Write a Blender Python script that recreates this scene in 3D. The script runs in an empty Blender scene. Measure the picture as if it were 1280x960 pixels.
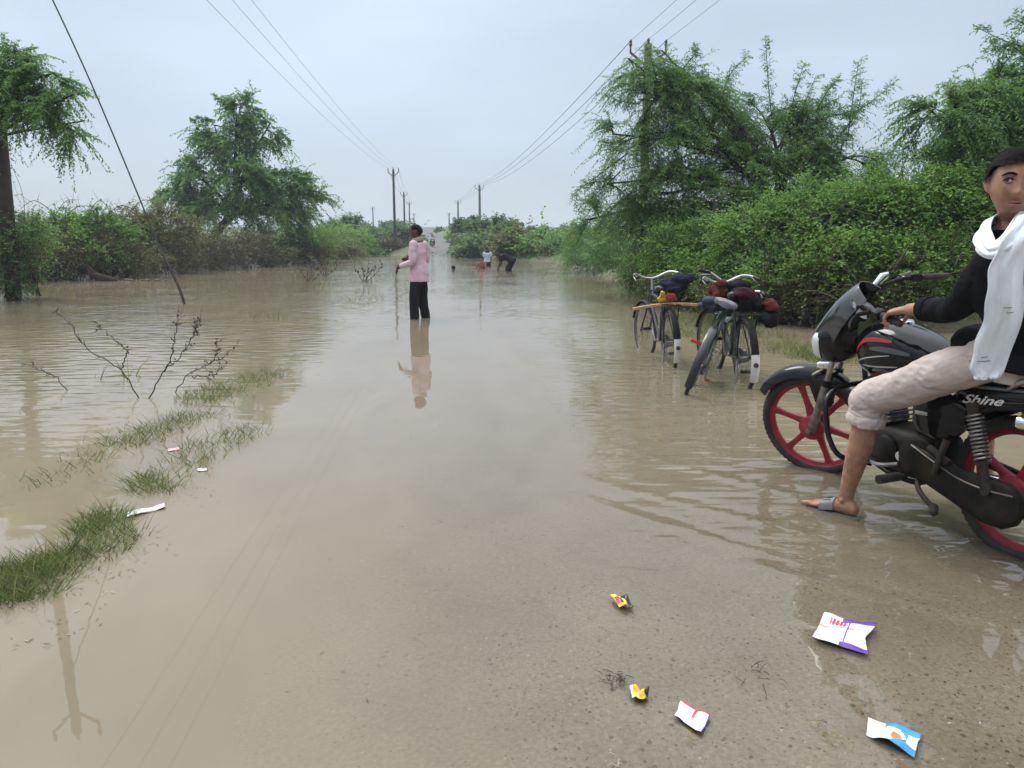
import bpy, math, random
import numpy as np
from mathutils import Vector, Matrix
R = math.radians
S = bpy.context.scene
COL = S.collection
# ------------------------------------------------------------------ camera
CAM_H, PITCH, FPX = 1.30, R(10.55), 967.0
cam_d = bpy.data.cameras.new('camera'); cam = bpy.data.objects.new('camera', cam_d); COL.objects.link(cam)
cam.location = (0, 0, CAM_H); cam.rotation_euler = (R(90) - PITCH, 0, 0)
cam_d.sensor_width = 36; cam_d.lens = 36 * FPX / 1280; cam_d.clip_end = 4000; cam_d.clip_start = .05
S.camera = cam
# ------------------------------------------------------------------ world: overcast sky
SUN_EL, SUN_AZ = R(48), R(-35)          # azimuth from +Y towards +X
W = bpy.data.worlds.new('World'); S.world = W; W.use_nodes = True
nt = W.node_tree; nt.nodes.clear()
def wn(t, **k):
    n = nt.nodes.new(t)
    for a, b in k.items(): setattr(n, a, b)
    return n
out = wn('ShaderNodeOutputWorld'); bg = wn('ShaderNodeBackground'); nt.links.new(bg.outputs[0], out.inputs[0])
sky = wn('ShaderNodeTexSky', sky_type='NISHITA', sun_disc=False, sun_elevation=SUN_EL, sun_rotation=SUN_AZ)
geo = wn('ShaderNodeTexCoord'); sep = wn('ShaderNodeSeparateXYZ'); nt.links.new(geo.outputs['Generated'], sep.inputs[0])
ramp = wn('ShaderNodeValToRGB'); nt.links.new(sep.outputs[2], ramp.inputs[0])   # grey overcast layer, brighter overhead
e = ramp.color_ramp.elements
e[0].position = 0.0; e[0].color = (.405, .455, .520, 1)
e[1].position = 1.0; e[1].color = (2.35, 2.38, 2.35, 1)
m1 = ramp.color_ramp.elements.new(.14); m1.color = (.390, .450, .532, 1)
m2 = ramp.color_ramp.elements.new(.30); m2.color = (.460, .532, .630, 1)
m3 = ramp.color_ramp.elements.new(.6); m3.color = (1.25, 1.33, 1.40, 1)
mp = wn('ShaderNodeMapping'); mp.inputs['Scale'].default_value = (1.0, 1.0, 3.2); nt.links.new(geo.outputs['Generated'], mp.inputs[0])
nz = wn('ShaderNodeTexNoise'); nz.inputs['Scale'].default_value = 1.7; nz.inputs['Detail'].default_value = 5; nz.inputs['Roughness'].default_value = .45
nt.links.new(mp.outputs[0], nz.inputs['Vector'])
mr = wn('ShaderNodeMapRange'); mr.inputs[1].default_value = .3; mr.inputs[2].default_value = .72; mr.inputs[3].default_value = .85; mr.inputs[4].default_value = 1.24
nt.links.new(nz.outputs[0], mr.inputs[0])
dt = wn('ShaderNodeVectorMath', operation='DOT_PRODUCT'); nt.links.new(geo.outputs['Generated'], dt.inputs[0]); dt.inputs[1].default_value = (math.sin(SUN_AZ), math.cos(SUN_AZ), 0)   # thin cloud is brighter on the sun's side
md = wn('ShaderNodeMapRange'); md.inputs[1].default_value = -1; md.inputs[2].default_value = 1; md.inputs[3].default_value = .66; md.inputs[4].default_value = 1.12; nt.links.new(dt.outputs['Value'], md.inputs[0])
mm = wn('ShaderNodeMath', operation='MULTIPLY'); nt.links.new(mr.outputs[0], mm.inputs[0]); nt.links.new(md.outputs[0], mm.inputs[1])
mul = wn('ShaderNodeVectorMath', operation='SCALE'); nt.links.new(ramp.outputs[0], mul.inputs[0]); nt.links.new(mm.outputs[0], mul.inputs['Scale'])
scl = wn('ShaderNodeVectorMath', operation='SCALE'); scl.inputs['Scale'].default_value = 10.0; nt.links.new(mul.outputs[0], scl.inputs[0])
mx = wn('ShaderNodeMix', data_type='RGBA'); mx.inputs[0].default_value = .9
nt.links.new(sky.outputs[0], mx.inputs[6]); nt.links.new(scl.outputs[0], mx.inputs[7])
nt.links.new(mx.outputs[2], bg.inputs[0]); bg.inputs[1].default_value = .10
sun_d = bpy.data.lights.new('sun', 'SUN'); sun_d.energy = 1.5; sun_d.angle = R(25); sun_d.color = (1, .97, .92)
sun = bpy.data.objects.new('sun', sun_d); COL.objects.link(sun)
sv = Vector((math.sin(SUN_AZ) * math.cos(SUN_EL), math.cos(SUN_AZ) * math.cos(SUN_EL), math.sin(SUN_EL)))
sun.rotation_euler = sv.to_track_quat('Z', 'Y').to_euler()
S.view_settings.view_transform = 'Standard'; S.view_settings.look = 'None'; S.view_settings.exposure = 0.36; S.view_settings.gamma = 1
S.cycles.use_denoising = True; S.cycles.max_bounces = 6; S.cycles.transparent_max_bounces = 12
S.cycles.diffuse_bounces = 3; S.cycles.glossy_bounces = 3; S.cycles.caustics_reflective = False; S.cycles.caustics_refractive = False

# ------------------------------------------------------------------ helpers
rng = np.random.default_rng(7)
def V(*a): return np.array(a, float)
def nrm(v):
    v = np.asarray(v, float); return v / (np.linalg.norm(v, axis=-1, keepdims=True) + 1e-12)
_s, _c = math.sin(PITCH), math.cos(PITCH)
def at(px, py, Y):                       # layout aid: a point seen at a photo pixel and standing Y metres away
    u = (px - 640) / FPX; v = (480 - py) / FPX
    d = V(u, _c + v * _s, -_s + v * _c); return V(0, 0, CAM_H) + d * (Y / d[1])
def catmull(P, n):
    P = np.asarray(P, float)
    if len(P) < 3:
        t = np.linspace(0, 1, n)[:, None]; return P[0] * (1 - t) + P[-1] * t
    Q = np.vstack([2 * P[0] - P[1], P, 2 * P[-1] - P[-2]]); out = []
    T = np.linspace(0, len(P) - 1, n)
    for t in T:
        i = min(int(t), len(P) - 2); u = t - i
        a, b, c, d = Q[i:i + 4]
        out.append(.5 * (2 * b + (c - a) * u + (2 * a - 5 * b + 4 * c - d) * u * u + (3 * b - a - 3 * c + d) * u ** 3))
    return np.array(out)
class MB:
    """collects shapes and links them as one mesh object"""
    def __init__(s): s.v = []; s.f = []; s.m = []; s.n = 0; s.mi = 0
    def add(s, v, f):
        v = np.asarray(v, float); s.v.append(v); n = s.n
        for q in f: s.f.append(tuple(int(i) + n for i in q)); s.m.append(s.mi)
        s.n += len(v)
    def rings(s, rs, cap=True, closed=True, loop=False):
        rs = np.asarray(rs, float); k, n = rs.shape[:2]; f = []
        for i in range(k if loop else k - 1):
            a, b = i * n, ((i + 1) % k) * n
            for j in range(n if closed else n - 1):
                j2 = (j + 1) % n; f.append((a + j, a + j2, b + j2, b + j))
        if cap and closed and not loop:
            f.append(tuple(range(n))[::-1]); f.append(tuple(range((k - 1) * n, k * n)))
        s.add(rs.reshape(-1, 3), f)
    def tube(s, P, r, n=8, res=None, cap=True, flat=1.0, side=None, rnd=False, wr=None):
        P = np.asarray(P, float); r = np.broadcast_to(np.asarray(r, float), (len(P),)) if np.ndim(r) else np.full(len(P), float(r))
        if res:
            t = np.linspace(0, 1, len(P)); P2 = catmull(P, res); r = np.interp(np.linspace(0, 1, res), t, r); P = P2
        if rnd:   # hemispherical ends
            d0 = nrm(P[0] - P[1]); d1 = nrm(P[-1] - P[-2]); A = [P[0] + d0 * r[0] * k for k in (.95, .7, .35)]; B = [P[-1] + d1 * r[-1] * k for k in (.35, .7, .95)]
            ra = [r[0] * k for k in (.3, .71, .94)]; rb = [r[-1] * k for k in (.94, .71, .3)]
            P = np.vstack([A, P, B]); r = np.concatenate([ra, r, rb])
        T = nrm(np.gradient(P, axis=0)); u = side if side is not None else (V(0, 0, 1) if abs(T[0][2]) < .9 else V(1, 0, 0))
        rs = []; a = np.linspace(0, 2 * math.pi, n, endpoint=False); ca, sa = np.cos(a)[:, None], np.sin(a)[:, None]
        for i in range(len(P)):
            u = nrm(u - T[i] * np.dot(u, T[i])); w = np.cross(T[i], u)
            rr = r[i]
            if wr: t_ = i / (len(P) - 1); f1 = np.sin(wr[1] * t_ + 2.3 * np.sin(a + .6) + 1.1 * np.sin(2 * a + 5 * t_)); f2 = np.sin(wr[1] * .63 * t_ - 1.9 * np.sin(a - .9) + 1.4 * np.sin(2 * a - 7 * t_) + 1); rr = r[i] * (1 + wr[0] * np.interp(t_, wr[2], wr[3]) * (.35 * f1 - 1.0 * np.exp(-(f1 + .35) ** 2 / .05) - .7 * np.exp(-(f2 - .2) ** 2 / .04)))[:, None]
            rs.append(P[i] + rr * (ca * u + sa * w * flat))
        s.rings(rs, cap)
    def lathe(s, prof, c, axis, n=24, full=False):
        axis = nrm(axis); u = nrm(np.cross(axis, V(0, 0, 1) if abs(axis[2]) < .9 else V(1, 0, 0))); w = np.cross(axis, u)
        a = np.linspace(0, 2 * math.pi, n, endpoint=False); d = np.cos(a)[:, None] * u + np.sin(a)[:, None] * w
        s.rings([np.asarray(c) + p[0] * d + p[1] * axis for p in prof], cap=(not full) and prof[0][0] < .03, loop=full)
    def ball(s, c, r, n=12, M=None):
        r = np.broadcast_to(r, (3,)); rs = []
        for th in np.linspace(.03, math.pi - .03, max(6, n * 2 // 3)):
            a = np.linspace(0, 2 * math.pi, n, endpoint=False)
            p = np.stack([np.cos(a) * math.sin(th) * r[0], np.sin(a) * math.sin(th) * r[1], np.full(n, -math.cos(th) * r[2])], 1)
            rs.append(np.asarray(c) + (p @ np.asarray(M).T if M is not None else p))
        s.rings(rs)
    def box(s, c, size, X=(1, 0, 0), Y=(0, 1, 0), ch=.12):
        """box with chamfered edges along its own axes"""
        X = nrm(X); Y = nrm(np.asarray(Y, float) - X * np.dot(X, Y)); Z = np.cross(X, Y); h = np.asarray(size, float) / 2; b = min(h) * ch * 2
        rs = []
        for z, k in ((-h[2], 1), (-h[2] + b, 0), (h[2] - b, 0), (h[2], 1)):
            x, y = h[0] - b * k, h[1] - b * k; q = [(x - b, -y), (x, -y + b), (x, y - b), (x - b, y), (-x + b, y), (-x, y - b), (-x, -y + b), (-x + b, -y)]
            rs.append([np.asarray(c) + X * p[0] + Y * p[1] + Z * z for p in q])
        s.rings(rs)
    def bar(s, a, b, w, h, up=(0, 0, 1)):
        a, b = np.asarray(a, float), np.asarray(b, float); d = b - a; y = np.cross(up, d); s.box((a + b) / 2, (np.linalg.norm(d), w, h), d, y)
    def loft(s, secs, n=20, axis=0, p=2.5):
        """superellipse sections across x: (x, zc, half width y, half height z [, yc])"""
        a = np.linspace(0, 2 * math.pi, n, endpoint=False); ca, sa = np.cos(a), np.sin(a)
        sx = np.sign(ca) * np.abs(ca) ** (2 / p); sz = np.sign(sa) * np.abs(sa) ** (2 / p)
        s.rings([np.stack([np.full(n, q[0]), (q[4] if len(q) > 4 else 0) + q[2] * sx, q[1] + q[3] * sz], 1) for q in secs])
    def sheet(s, G, th=None):
        """grid of points (k,n,3), optionally given a thickness"""
        G = np.asarray(G, float)
        if th is None: s.rings(G, cap=False, closed=False); return
        du = np.gradient(G, axis=0); dv = np.gradient(G, axis=1); N = nrm(np.cross(du, dv)) * th / 2
        A, B = G + N, G - N
        s.rings([np.vstack([A[i], B[i][::-1]]) for i in range(len(G))])
    def build(s, name, mats, parent=None, sharp=40, xf=None):
        v = np.vstack(s.v)
        if xf is not None: v = xf(v)
        me = bpy.data.meshes.new(name); me.from_pydata(v.tolist(), [], s.f)
        for m in (mats if isinstance(mats, (list, tuple)) else [mats]): me.materials.append(m)
        me.polygons.foreach_set('material_index', s.m)
        me.polygons.foreach_set('use_smooth', [True] * len(s.f)); me.update()
        me.set_sharp_from_angle(angle=R(sharp))
        return link(name, me, parent)
def link(name, me, parent=None):
    o = bpy.data.objects.new(name, me); COL.objects.link(o)
    if parent is not None: o.parent = parent
    return o
def tag(o, label=None, cat=None, group=None, kind=None):
    if label: o['label'] = label
    if cat: o['category'] = cat
    if group: o['group'] = group
    if kind: o['kind'] = kind
    return o
def thing(name, label, cat, loc=(0, 0, 0), rot=(0, 0, 0), group=None):
    o = bpy.data.objects.new(name, None); COL.objects.link(o); o.location = loc; o.rotation_euler = rot; o.empty_display_size = .1
    return tag(o, label, cat, group)
def copy_tree(o, parent=None):
    c = o.copy(); COL.objects.link(c)
    if parent is not None: c.parent = parent
    for ch in list(o.children): copy_tree(ch, c)
    return c
def remesh(o, vox, smooth=4, disp=0.0, dsize=.08, fac=.5):
    m = o.modifiers.new('remesh', 'REMESH'); m.mode = 'VOXEL'; m.voxel_size = vox; m.use_smooth_shade = True
    if smooth:
        m = o.modifiers.new('smooth', 'SMOOTH'); m.iterations = smooth; m.factor = fac
    if disp:
        t = bpy.data.textures.new('folds', 'CLOUDS'); t.noise_scale = dsize; t.noise_depth = 2
        m = o.modifiers.new('folds', 'DISPLACE'); m.texture = t; m.strength = disp; m.mid_level = .5; m.texture_coords = 'LOCAL'
    return o
def quadmesh(name, v, q, mat, tint=None, parent=None, midx=None):
    me = bpy.data.meshes.new(name); n, m = len(v), len(q)
    me.vertices.add(n); me.vertices.foreach_set('co', np.ascontiguousarray(v, np.float32).ravel())
    me.loops.add(4 * m); me.loops.foreach_set('vertex_index', np.ascontiguousarray(q, np.int32).ravel())
    me.polygons.add(m); me.polygons.foreach_set('loop_start', np.arange(0, 4 * m, 4, dtype=np.int32))
    for x in (mat if isinstance(mat, (list, tuple)) else [mat]): me.materials.append(x)
    if midx is not None: me.polygons.foreach_set('material_index', np.ascontiguousarray(midx, np.int32))
    me.update(calc_edges=True)
    if tint is not None:
        a = me.attributes.new('tint', 'FLOAT', 'FACE'); a.data.foreach_set('value', np.ascontiguousarray(tint, np.float32))
    return link(name, me, parent)

# ------------------------------------------------------------------ materials
MATS = {}
def mat(name, col, rough=.5, metal=0.0, var=0.0, scale=20.0, bump=0.0, bscale=None, spec=.5, coat=0.0, col2=None, dirt=None):
    if name in MATS: return MATS[name]
    m = bpy.data.materials.new(name); m.use_nodes = True; t = m.node_tree; b = t.nodes['Principled BSDF']
    b.inputs['Base Color'].default_value = (*col, 1); b.inputs['Roughness'].default_value = rough; b.inputs['Metallic'].default_value = metal
    b.inputs['Specular IOR Level'].default_value = spec; b.inputs['Coat Weight'].default_value = coat
    tc = t.nodes.new('ShaderNodeTexCoord')
    if var or col2:
        n = t.nodes.new('ShaderNodeTexNoise'); n.inputs['Scale'].default_value = scale; n.inputs['Detail'].default_value = 4; t.links.new(tc.outputs['Object'], n.inputs['Vector'])
        r = t.nodes.new('ShaderNodeValToRGB'); t.links.new(n.outputs[0], r.inputs[0])
        r.color_ramp.elements[0].position = .35; r.color_ramp.elements[1].position = .68
        c2 = col2 if col2 else tuple(min(1, c * (1 + var)) for c in col)
        c1 = col if col2 else tuple(c * (1 - var) for c in col)
        r.color_ramp.elements[0].color = (*c1, 1); r.color_ramp.elements[1].color = (*c2, 1)
        t.links.new(r.outputs[0], b.inputs['Base Color'])
        if dirt:
            mp_ = t.nodes.new('ShaderNodeMapRange'); mp_.inputs[3].default_value = rough; mp_.inputs[4].default_value = dirt
            t.links.new(n.outputs[0], mp_.inputs[0]); t.links.new(mp_.outputs[0], b.inputs['Roughness'])
    if bump:
        n = t.nodes.new('ShaderNodeTexNoise'); n.inputs['Scale'].default_value = bscale or scale * 2; n.inputs['Detail'].default_value = 5; t.links.new(tc.outputs['Object'], n.inputs['Vector'])
        bp = t.nodes.new('ShaderNodeBump'); bp.inputs['Distance'].default_value = bump; bp.inputs['Strength'].default_value = 1; t.links.new(n.outputs[0], bp.inputs['Height']); t.links.new(bp.outputs[0], b.inputs['Normal'])
    MATS[name] = m; return m
def leafmat(name, c0, c1, c2, trans=.35):
    m = bpy.data.materials.new(name); m.use_nodes = True; t = m.node_tree; b = t.nodes['Principled BSDF']; o = t.nodes['Material Output']
    a = t.nodes.new('ShaderNodeAttribute'); a.attribute_name = 'tint'
    r = t.nodes.new('ShaderNodeValToRGB'); t.links.new(a.outputs['Fac'], r.inputs[0])
    e = r.color_ramp.elements; e[0].color = (*c0, 1); e[1].color = (*c2, 1); k = e.new(.5); k.color = (*c1, 1)
    t.links.new(r.outputs[0], b.inputs['Base Color']); b.inputs['Roughness'].default_value = .55; b.inputs['Specular IOR Level'].default_value = .3
    tr = t.nodes.new('ShaderNodeBsdfTranslucent'); t.links.new(r.outputs[0], tr.inputs[0])
    mxx = t.nodes.new('ShaderNodeMixShader'); mxx.inputs[0].default_value = trans
    t.links.new(b.outputs[0], mxx.inputs[1]); t.links.new(tr.outputs[0], mxx.inputs[2]); t.links.new(mxx.outputs[0], o.inputs[0]); return m
LEAF_MESQ = leafmat('mesquite_leaf', (.100, .200, .068), (.165, .315, .095), (.26, .41, .12), .48)
LEAF_BUSH = leafmat('bush_leaf', (.090, .190, .040), (.165, .325, .062), (.26, .42, .095), .48)
LEAF_DRY = leafmat('dry_leaf', (.095, .088, .042), (.145, .155, .055), (.20, .225, .08), .42)
LEAF_FAR = leafmat('far_leaf', (.065, .130, .045), (.105, .195, .062), (.16, .265, .085), .42)
GRASS = leafmat('grass_blade', (.060, .070, .026), (.125, .185, .045), (.33, .31, .14), .4)
BARK = mat('bark', (.045, .036, .028), .9, var=.4, scale=12, bump=.004)
BARK_DRY = mat('dry_bark', (.085, .062, .045), .9, var=.45, scale=9)
MUD = (.250, .209, .148)
# ------------------------------------------------------------------ ground, road, water
def ss(a, b, x):
    t = np.clip((x - a) / (b - a), 0, 1); return t * t * (3 - 2 * t)
def road_c(y): return np.interp(y, [-20, 0, 20, 64, 84, 100, 150, 200, 300, 900], [2.6, .4, -1.75, -5.6, -7.4, -8.95, -15.2, -22.2, -37, -120])
def road_z(y): return np.interp(y, [-20, 0, 1.2, 2.0, 2.8, 4, 8, 14, 25, 40, 52, 64, 78, 100, 150, 220, 300, 900], [.10, -.006, -.010, -.013, -.026, -.064, -.125, -.17, -.35, -.42, -.34, -.16, .10, .42, 1.7, 4.3, 5.8, 5.8])
def bank_r(y): return np.interp(y, [-20, 5, 9.5, 10.8, 11.6, 13, 20, 34, 42, 47, 52, 58, 60, 100, 200, 900], [14, 12, 10, 7.6, 5.2, 4.4, 4.1, 3.5, 3.3, 2.2, .6, -2.6, -3.0, -6.4, -19.6, -117])
def bank_l(y): return np.interp(y, [-20, 8, 17, 22, 26, 70, 76, 900], [-9.5, -10, -11.6, -14.2, -15.7, -15.5, -14.0, -14.0])
def wob(x, y, f, s): return np.sin(x * f + s) * np.cos(y * f * .83 + 2 * s) + .5 * np.sin(x * f * 2.3 + 1.7 * s + y * f * 1.1)
def ground_z(x, y):
    u = x - road_c(y)
    base = np.where(u < 0, -.42, -.17) - .1 * ss(15, 35, y)
    onroad = 1 - ss(1.9, 2.7, np.abs(u))
    left_deep = .075 * np.clip(-u - .05, 0, 2.2) * np.exp(-np.maximum(y, 0) / 9)
    z = base * (1 - onroad) + (road_z(y) - left_deep * (y < 40)) * onroad
    berm = np.exp(-((u + 2.15) / .25) ** 2) * ss(.3, 1.5, y) * (1 - ss(6, 9, y))
    z = z * (1 - berm) + (-.13 + .015 * wob(x, y, 5, .3)) * berm
    rise = np.interp(y, [60, 100, 150, 220, 300], [0, .3, 1.4, 3.9, 5.5])
    w = np.maximum(ss(-1.3, 1.6, x - bank_r(y) + .25 * wob(x, y, 1.1, 1)), ss(-1.3, 1.6, bank_l(y) - x + .3 * wob(x, y, .9, 2)))
    w = np.maximum(w, ss(-3, 4, y - np.where(u > 0, 59, np.interp(u, [-8, -2], [73, 63]))))
    far_road = (1 - ss(1.8, 3.0, np.abs(u))) * ss(50, 58, y); w = w * (1 - far_road)
    z = z * (1 - w) + (.60 + rise + .06 * wob(x, y, .7, 5)) * w
    return z + .006 * wob(x, y, 3.1, .8) * (1 - onroad) + .0025 * wob(x, y, 7.3, 2.2) + .002 * wob(x, y, 17, 4.)
def axis(lo, a, b, hi, d, g=1.09, mx=40):
    c = list(np.arange(a, b, d)); st = d; x = c[-1]
    while x < hi: st = min(st * g, mx); x += st; c.append(x)
    st = d; x = c[0]; lead = []
    while x > lo: st = min(st * g, mx); x -= st; lead.append(x)
    return np.array(lead[::-1] + c)
def gridmesh(name, X, Y, zf, m):
    gx, gy = np.meshgrid(X, Y); v = np.stack([gx, gy, zf(gx, gy)], -1).reshape(-1, 3); n = len(X)
    i = np.arange(len(Y) - 1)[:, None] * n + np.arange(n - 1)[None]
    q = np.stack([i, i + 1, i + n + 1, i + n], -1).reshape(-1, 4)
    o = quadmesh(name, v, q, m); o.data.polygons.foreach_set('use_smooth', [True] * len(q)); return o, gx, gy
def nodes(name):
    m = bpy.data.materials.new(name); m.use_nodes = True; t = m.node_tree
    def N(ty, inp=None, **k):
        n = t.nodes.new(ty)
        for a, b in k.items(): setattr(n, a, b)
        for a, b in (inp or {}).items():
            if isinstance(b, bpy.types.NodeSocket): t.links.new(b, n.inputs[a])
            else: n.inputs[a].default_value = b
        return n
    return m, t, N
def ramp_of(N, fac, stops):
    r = N('ShaderNodeValToRGB', {0: fac}); e = r.color_ramp.elements
    while len(e) < len(stops): e.new(.5)
    for k, (p, c) in enumerate(stops): e[k].position = p; e[k].color = (*c, 1) if len(c) == 3 else c
    return r
# terrain material: mud near water, grass inland
m, t, N = nodes('terrain_soil'); b = t.nodes['Principled BSDF']
tc = N('ShaderNodeTexCoord'); n1 = N('ShaderNodeTexNoise', {'Vector': tc.outputs['Object'], 'Scale': 1.3, 'Detail': 6}); n2 = N('ShaderNodeTexNoise', {'Vector': tc.outputs['Object'], 'Scale': 22., 'Detail': 6})
sp = N('ShaderNodeSeparateXYZ', {0: tc.outputs['Object']})
h = N('ShaderNodeMath', {0: sp.outputs[2], 1: n1.outputs[0]}, operation='ADD')
soil = ramp_of(N, n2.outputs[0], [(.3, (.060, .046, .030)), (.7, (.125, .098, .062))]); grs = ramp_of(N, n2.outputs[0], [(.3, (.040, .070, .022)), (.7, (.085, .125, .042))])
fac = ramp_of(N, h.outputs[0], [(.50, (0, 0, 0)), (.78, (1, 1, 1))])
mixc = N('ShaderNodeMix', {0: fac.outputs[0], 6: soil.outputs[0], 7: grs.outputs[0]}, data_type='RGBA'); t.links.new(mixc.outputs[2], b.inputs['Base Color']); b.inputs['Roughness'].default_value = .8
bp = N('ShaderNodeBump', {'Height': n2.outputs[0], 'Distance': .02}); t.links.new(bp.outputs[0], b.inputs['Normal'])
TERRAIN = m
ground, _, _ = gridmesh('ground', axis(-900, -6, 7, 900, .12, 1.06), axis(-25, 0, 14, 1500, .12, 1.05), lambda x, y: ground_z(x, y) - .35 * (1 - ss(1.6, 2.4, np.abs(x - road_c(y)))) * ss(58, 70, y), TERRAIN); tag(ground, kind='structure')
# road: worn wet aggregate
m, t, N = nodes('wet_worn_road'); b = t.nodes['Principled BSDF']; tc = N('ShaderNodeTexCoord'); P = tc.outputs['Object']
nb = N('ShaderNodeTexNoise', {'Vector': P, 'Scale': 2.2, 'Detail': 5}); nf = N('ShaderNodeTexNoise', {'Vector': P, 'Scale': 70., 'Detail': 6, 'Roughness': .7})
vo = N('ShaderNodeTexVoronoi', {'Vector': P, 'Scale': 58., 'Randomness': 1.}); vo2 = N('ShaderNodeTexVoronoi', {'Vector': P, 'Scale': 24.})
base = ramp_of(N, nf.outputs[0], [(.28, (.20, .174, .138)), (.5, (.31, .275, .228)), (.72, (.43, .39, .33))])
big = ramp_of(N, nb.outputs[0], [(.35, (.80, .78, .74)), (.65, (1.06, 1.05, 1.04))])
c1 = N('ShaderNodeMix', {0: 1., 6: base.outputs[0], 7: big.outputs[0]}, data_type='RGBA', blend_type='MULTIPLY')
stone = N('ShaderNodeMath', {0: vo.outputs['Distance'], 1: .24}, operation='LESS_THAN')
sel = N('ShaderNodeSeparateColor', {0: vo.outputs['Color']})
stc = ramp_of(N, sel.outputs[0], [(.0, (.09, .07, .052)), (.3, (.15, .12, .09)), (.5, (.25, .2, .15)), (.8, (.36, .31, .25)), (1., (.52, .48, .42))])
pick = N('ShaderNodeMath', {0: sel.outputs[1], 1: .72}, operation='GREATER_THAN'); sm = N('ShaderNodeMath', {0: stone.outputs[0], 1: pick.outputs[0]}, operation='MULTIPLY')
c2 = N('ShaderNodeMix', {0: sm.outputs[0], 6: c1.outputs[2], 7: stc.outputs[0]}, data_type='RGBA')
sel2 = N('ShaderNodeSeparateColor', {0: vo2.outputs['Color']}); p2 = N('ShaderNodeMath', {0: sel2.outputs[2], 1: .9}, operation='GREATER_THAN'); s2 = N('ShaderNodeMath', {0: vo2.outputs['Distance'], 1: .2}, operation='LESS_THAN'); s3 = N('ShaderNodeMath', {0: p2.outputs[0], 1: s2.outputs[0]}, operation='MULTIPLY')
c3 = N('ShaderNodeMix', {0: s3.outputs[0], 6: c2.outputs[2], 7: (.13, .105, .078, 1)}, data_type='RGBA')
t.links.new(c3.outputs[2], b.inputs['Base Color']); b.inputs['Roughness'].default_value = .8; b.inputs['Specular IOR Level'].default_value = .3
hh = N('ShaderNodeMath', {0: nf.outputs[0], 1: sm.outputs[0]}, operation='ADD'); bp = N('ShaderNodeBump', {'Height': hh.outputs[0], 'Distance': .0035}); t.links.new(bp.outputs[0], b.inputs['Normal'])
ROAD = m
Yr = axis(-20, .5, 8, 330, .05, 1.05, 6); us = np.linspace(-1, 1, 61)
G = []
for y in Yr:
    hw = 2.0 + .07 * math.sin(y * 2.1) + .05 * math.sin(y * 5.3 + 1); x = road_c(y) + us * hw
    G.append(np.stack([x, np.full_like(x, y), ground_z(x, np.full_like(x, y)) + .004 + .05 * ss(70, 82, y)], -1))
G = np.array(G); n = 61; i = np.arange(len(Yr) - 1)[:, None] * n + np.arange(n - 1)[None]
road = quadmesh('road', G.reshape(-1, 3), np.stack([i, i + 1, i + n + 1, i + n], -1).reshape(-1, 4), ROAD); road.data.materials.append(mat('grey_dry_asphalt', (.135, .130, .125), .9, var=.15, scale=.8, spec=.2)); road.data.polygons.foreach_set('material_index', np.repeat((Yr[:-1] > 60).astype(np.int32), n - 1)); road.data.polygons.foreach_set('use_smooth', [True] * len(road.data.polygons)); tag(road, kind='structure')
# water surface, with a few low wave fronts where feet and wheels stirred it
FRONTS = [((.55, 5.0), (1.1, 4.05), (2.4, 3.0), .0060, .05), ((.35, 4.2), (1.0, 3.55), (2.0, 2.75), .0060, .045), ((.35, 3.85), (.75, 3.28), (1.35, 2.88), .0055, .035),
          ((.95, 3.0), (1.35, 2.65), (2.05, 2.25), .0060, .045), ((.6, 3.6), (.9, 3.3), (1.02, 3.05), .0045, .026), ((.75, 3.05), (1.0, 3.15), (1.15, 3.25), .003, .03), ((.85, 2.62), (1.1, 2.42), (1.3, 2.3), .0025, .025), ((.25, 3.0), (.5, 2.86), (.78, 2.88), .002, .022)]
def water_z(x, y):
    z = np.zeros_like(x)
    for a, b_, c, amp, wd in FRONTS:
        tt = np.linspace(0, 1, 25)[:, None]; Q = (1 - tt) ** 2 * V(*a) + 2 * tt * (1 - tt) * V(*b_) + tt ** 2 * V(*c)
        msk = (x > Q[:, 0].min() - .4) & (x < Q[:, 0].max() + .4) & (y > Q[:, 1].min() - .4) & (y < Q[:, 1].max() + .4)
        px, py = x[msk], y[msk]; d2 = np.full(px.shape, 9.); sd = np.zeros(px.shape); tb = np.zeros(px.shape)
        for k in range(25):
            dd = (px - Q[k, 0]) ** 2 + (py - Q[k, 1]) ** 2; w = dd < d2; d2[w] = dd[w]; tb[w] = k / 24
            T = Q[min(k + 1, 24)] - Q[max(k - 1, 0)]; T = T / np.linalg.norm(T); s_ = (px - Q[k, 0]) * -T[1] + (py - Q[k, 1]) * T[0]; sd[w] = s_[w]
        d = np.sqrt(d2) * np.sign(sd); z[msk] += amp * np.sin(math.pi * np.clip(tb, .02, .98)) ** .6 * (np.exp(-(d / wd) ** 2) - .45 * np.exp(-((d - 1.7 * wd) / (1.3 * wd)) ** 2))
    return z
m, t, N = nodes('muddy_flood_water'); o_ = t.nodes['Material Output']; t.nodes.remove(t.nodes['Principled BSDF'])
tc = N('ShaderNodeTexCoord'); P = tc.outputs['Object']
dep = N('ShaderNodeAttribute', attribute_name='depth'); rip = N('ShaderNodeAttribute', attribute_name='ripple')
ex = N('ShaderNodeMath', {0: dep.outputs['Fac'], 1: -17.}, operation='MULTIPLY'); ex2 = N('ShaderNodeMath', {0: ex.outputs[0]}, operation='EXPONENT'); om = N('ShaderNodeMath', {0: 1., 1: ex2.outputs[0]}, operation='SUBTRACT')
na = N('ShaderNodeTexNoise', {'Vector': P, 'Scale': 3.2, 'Detail': 2., 'Roughness': .4, 'Distortion': .6})
mpb = N('ShaderNodeMapping', {'Vector': P, 'Scale': (.55, 1.5, 1.), 'Rotation': (0, 0, R(-8))})
nb2 = N('ShaderNodeTexNoise', {'Vector': mpb.outputs[0], 'Scale': 5.5, 'Detail': 1.5, 'Roughness': .35, 'Distortion': .3})
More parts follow.
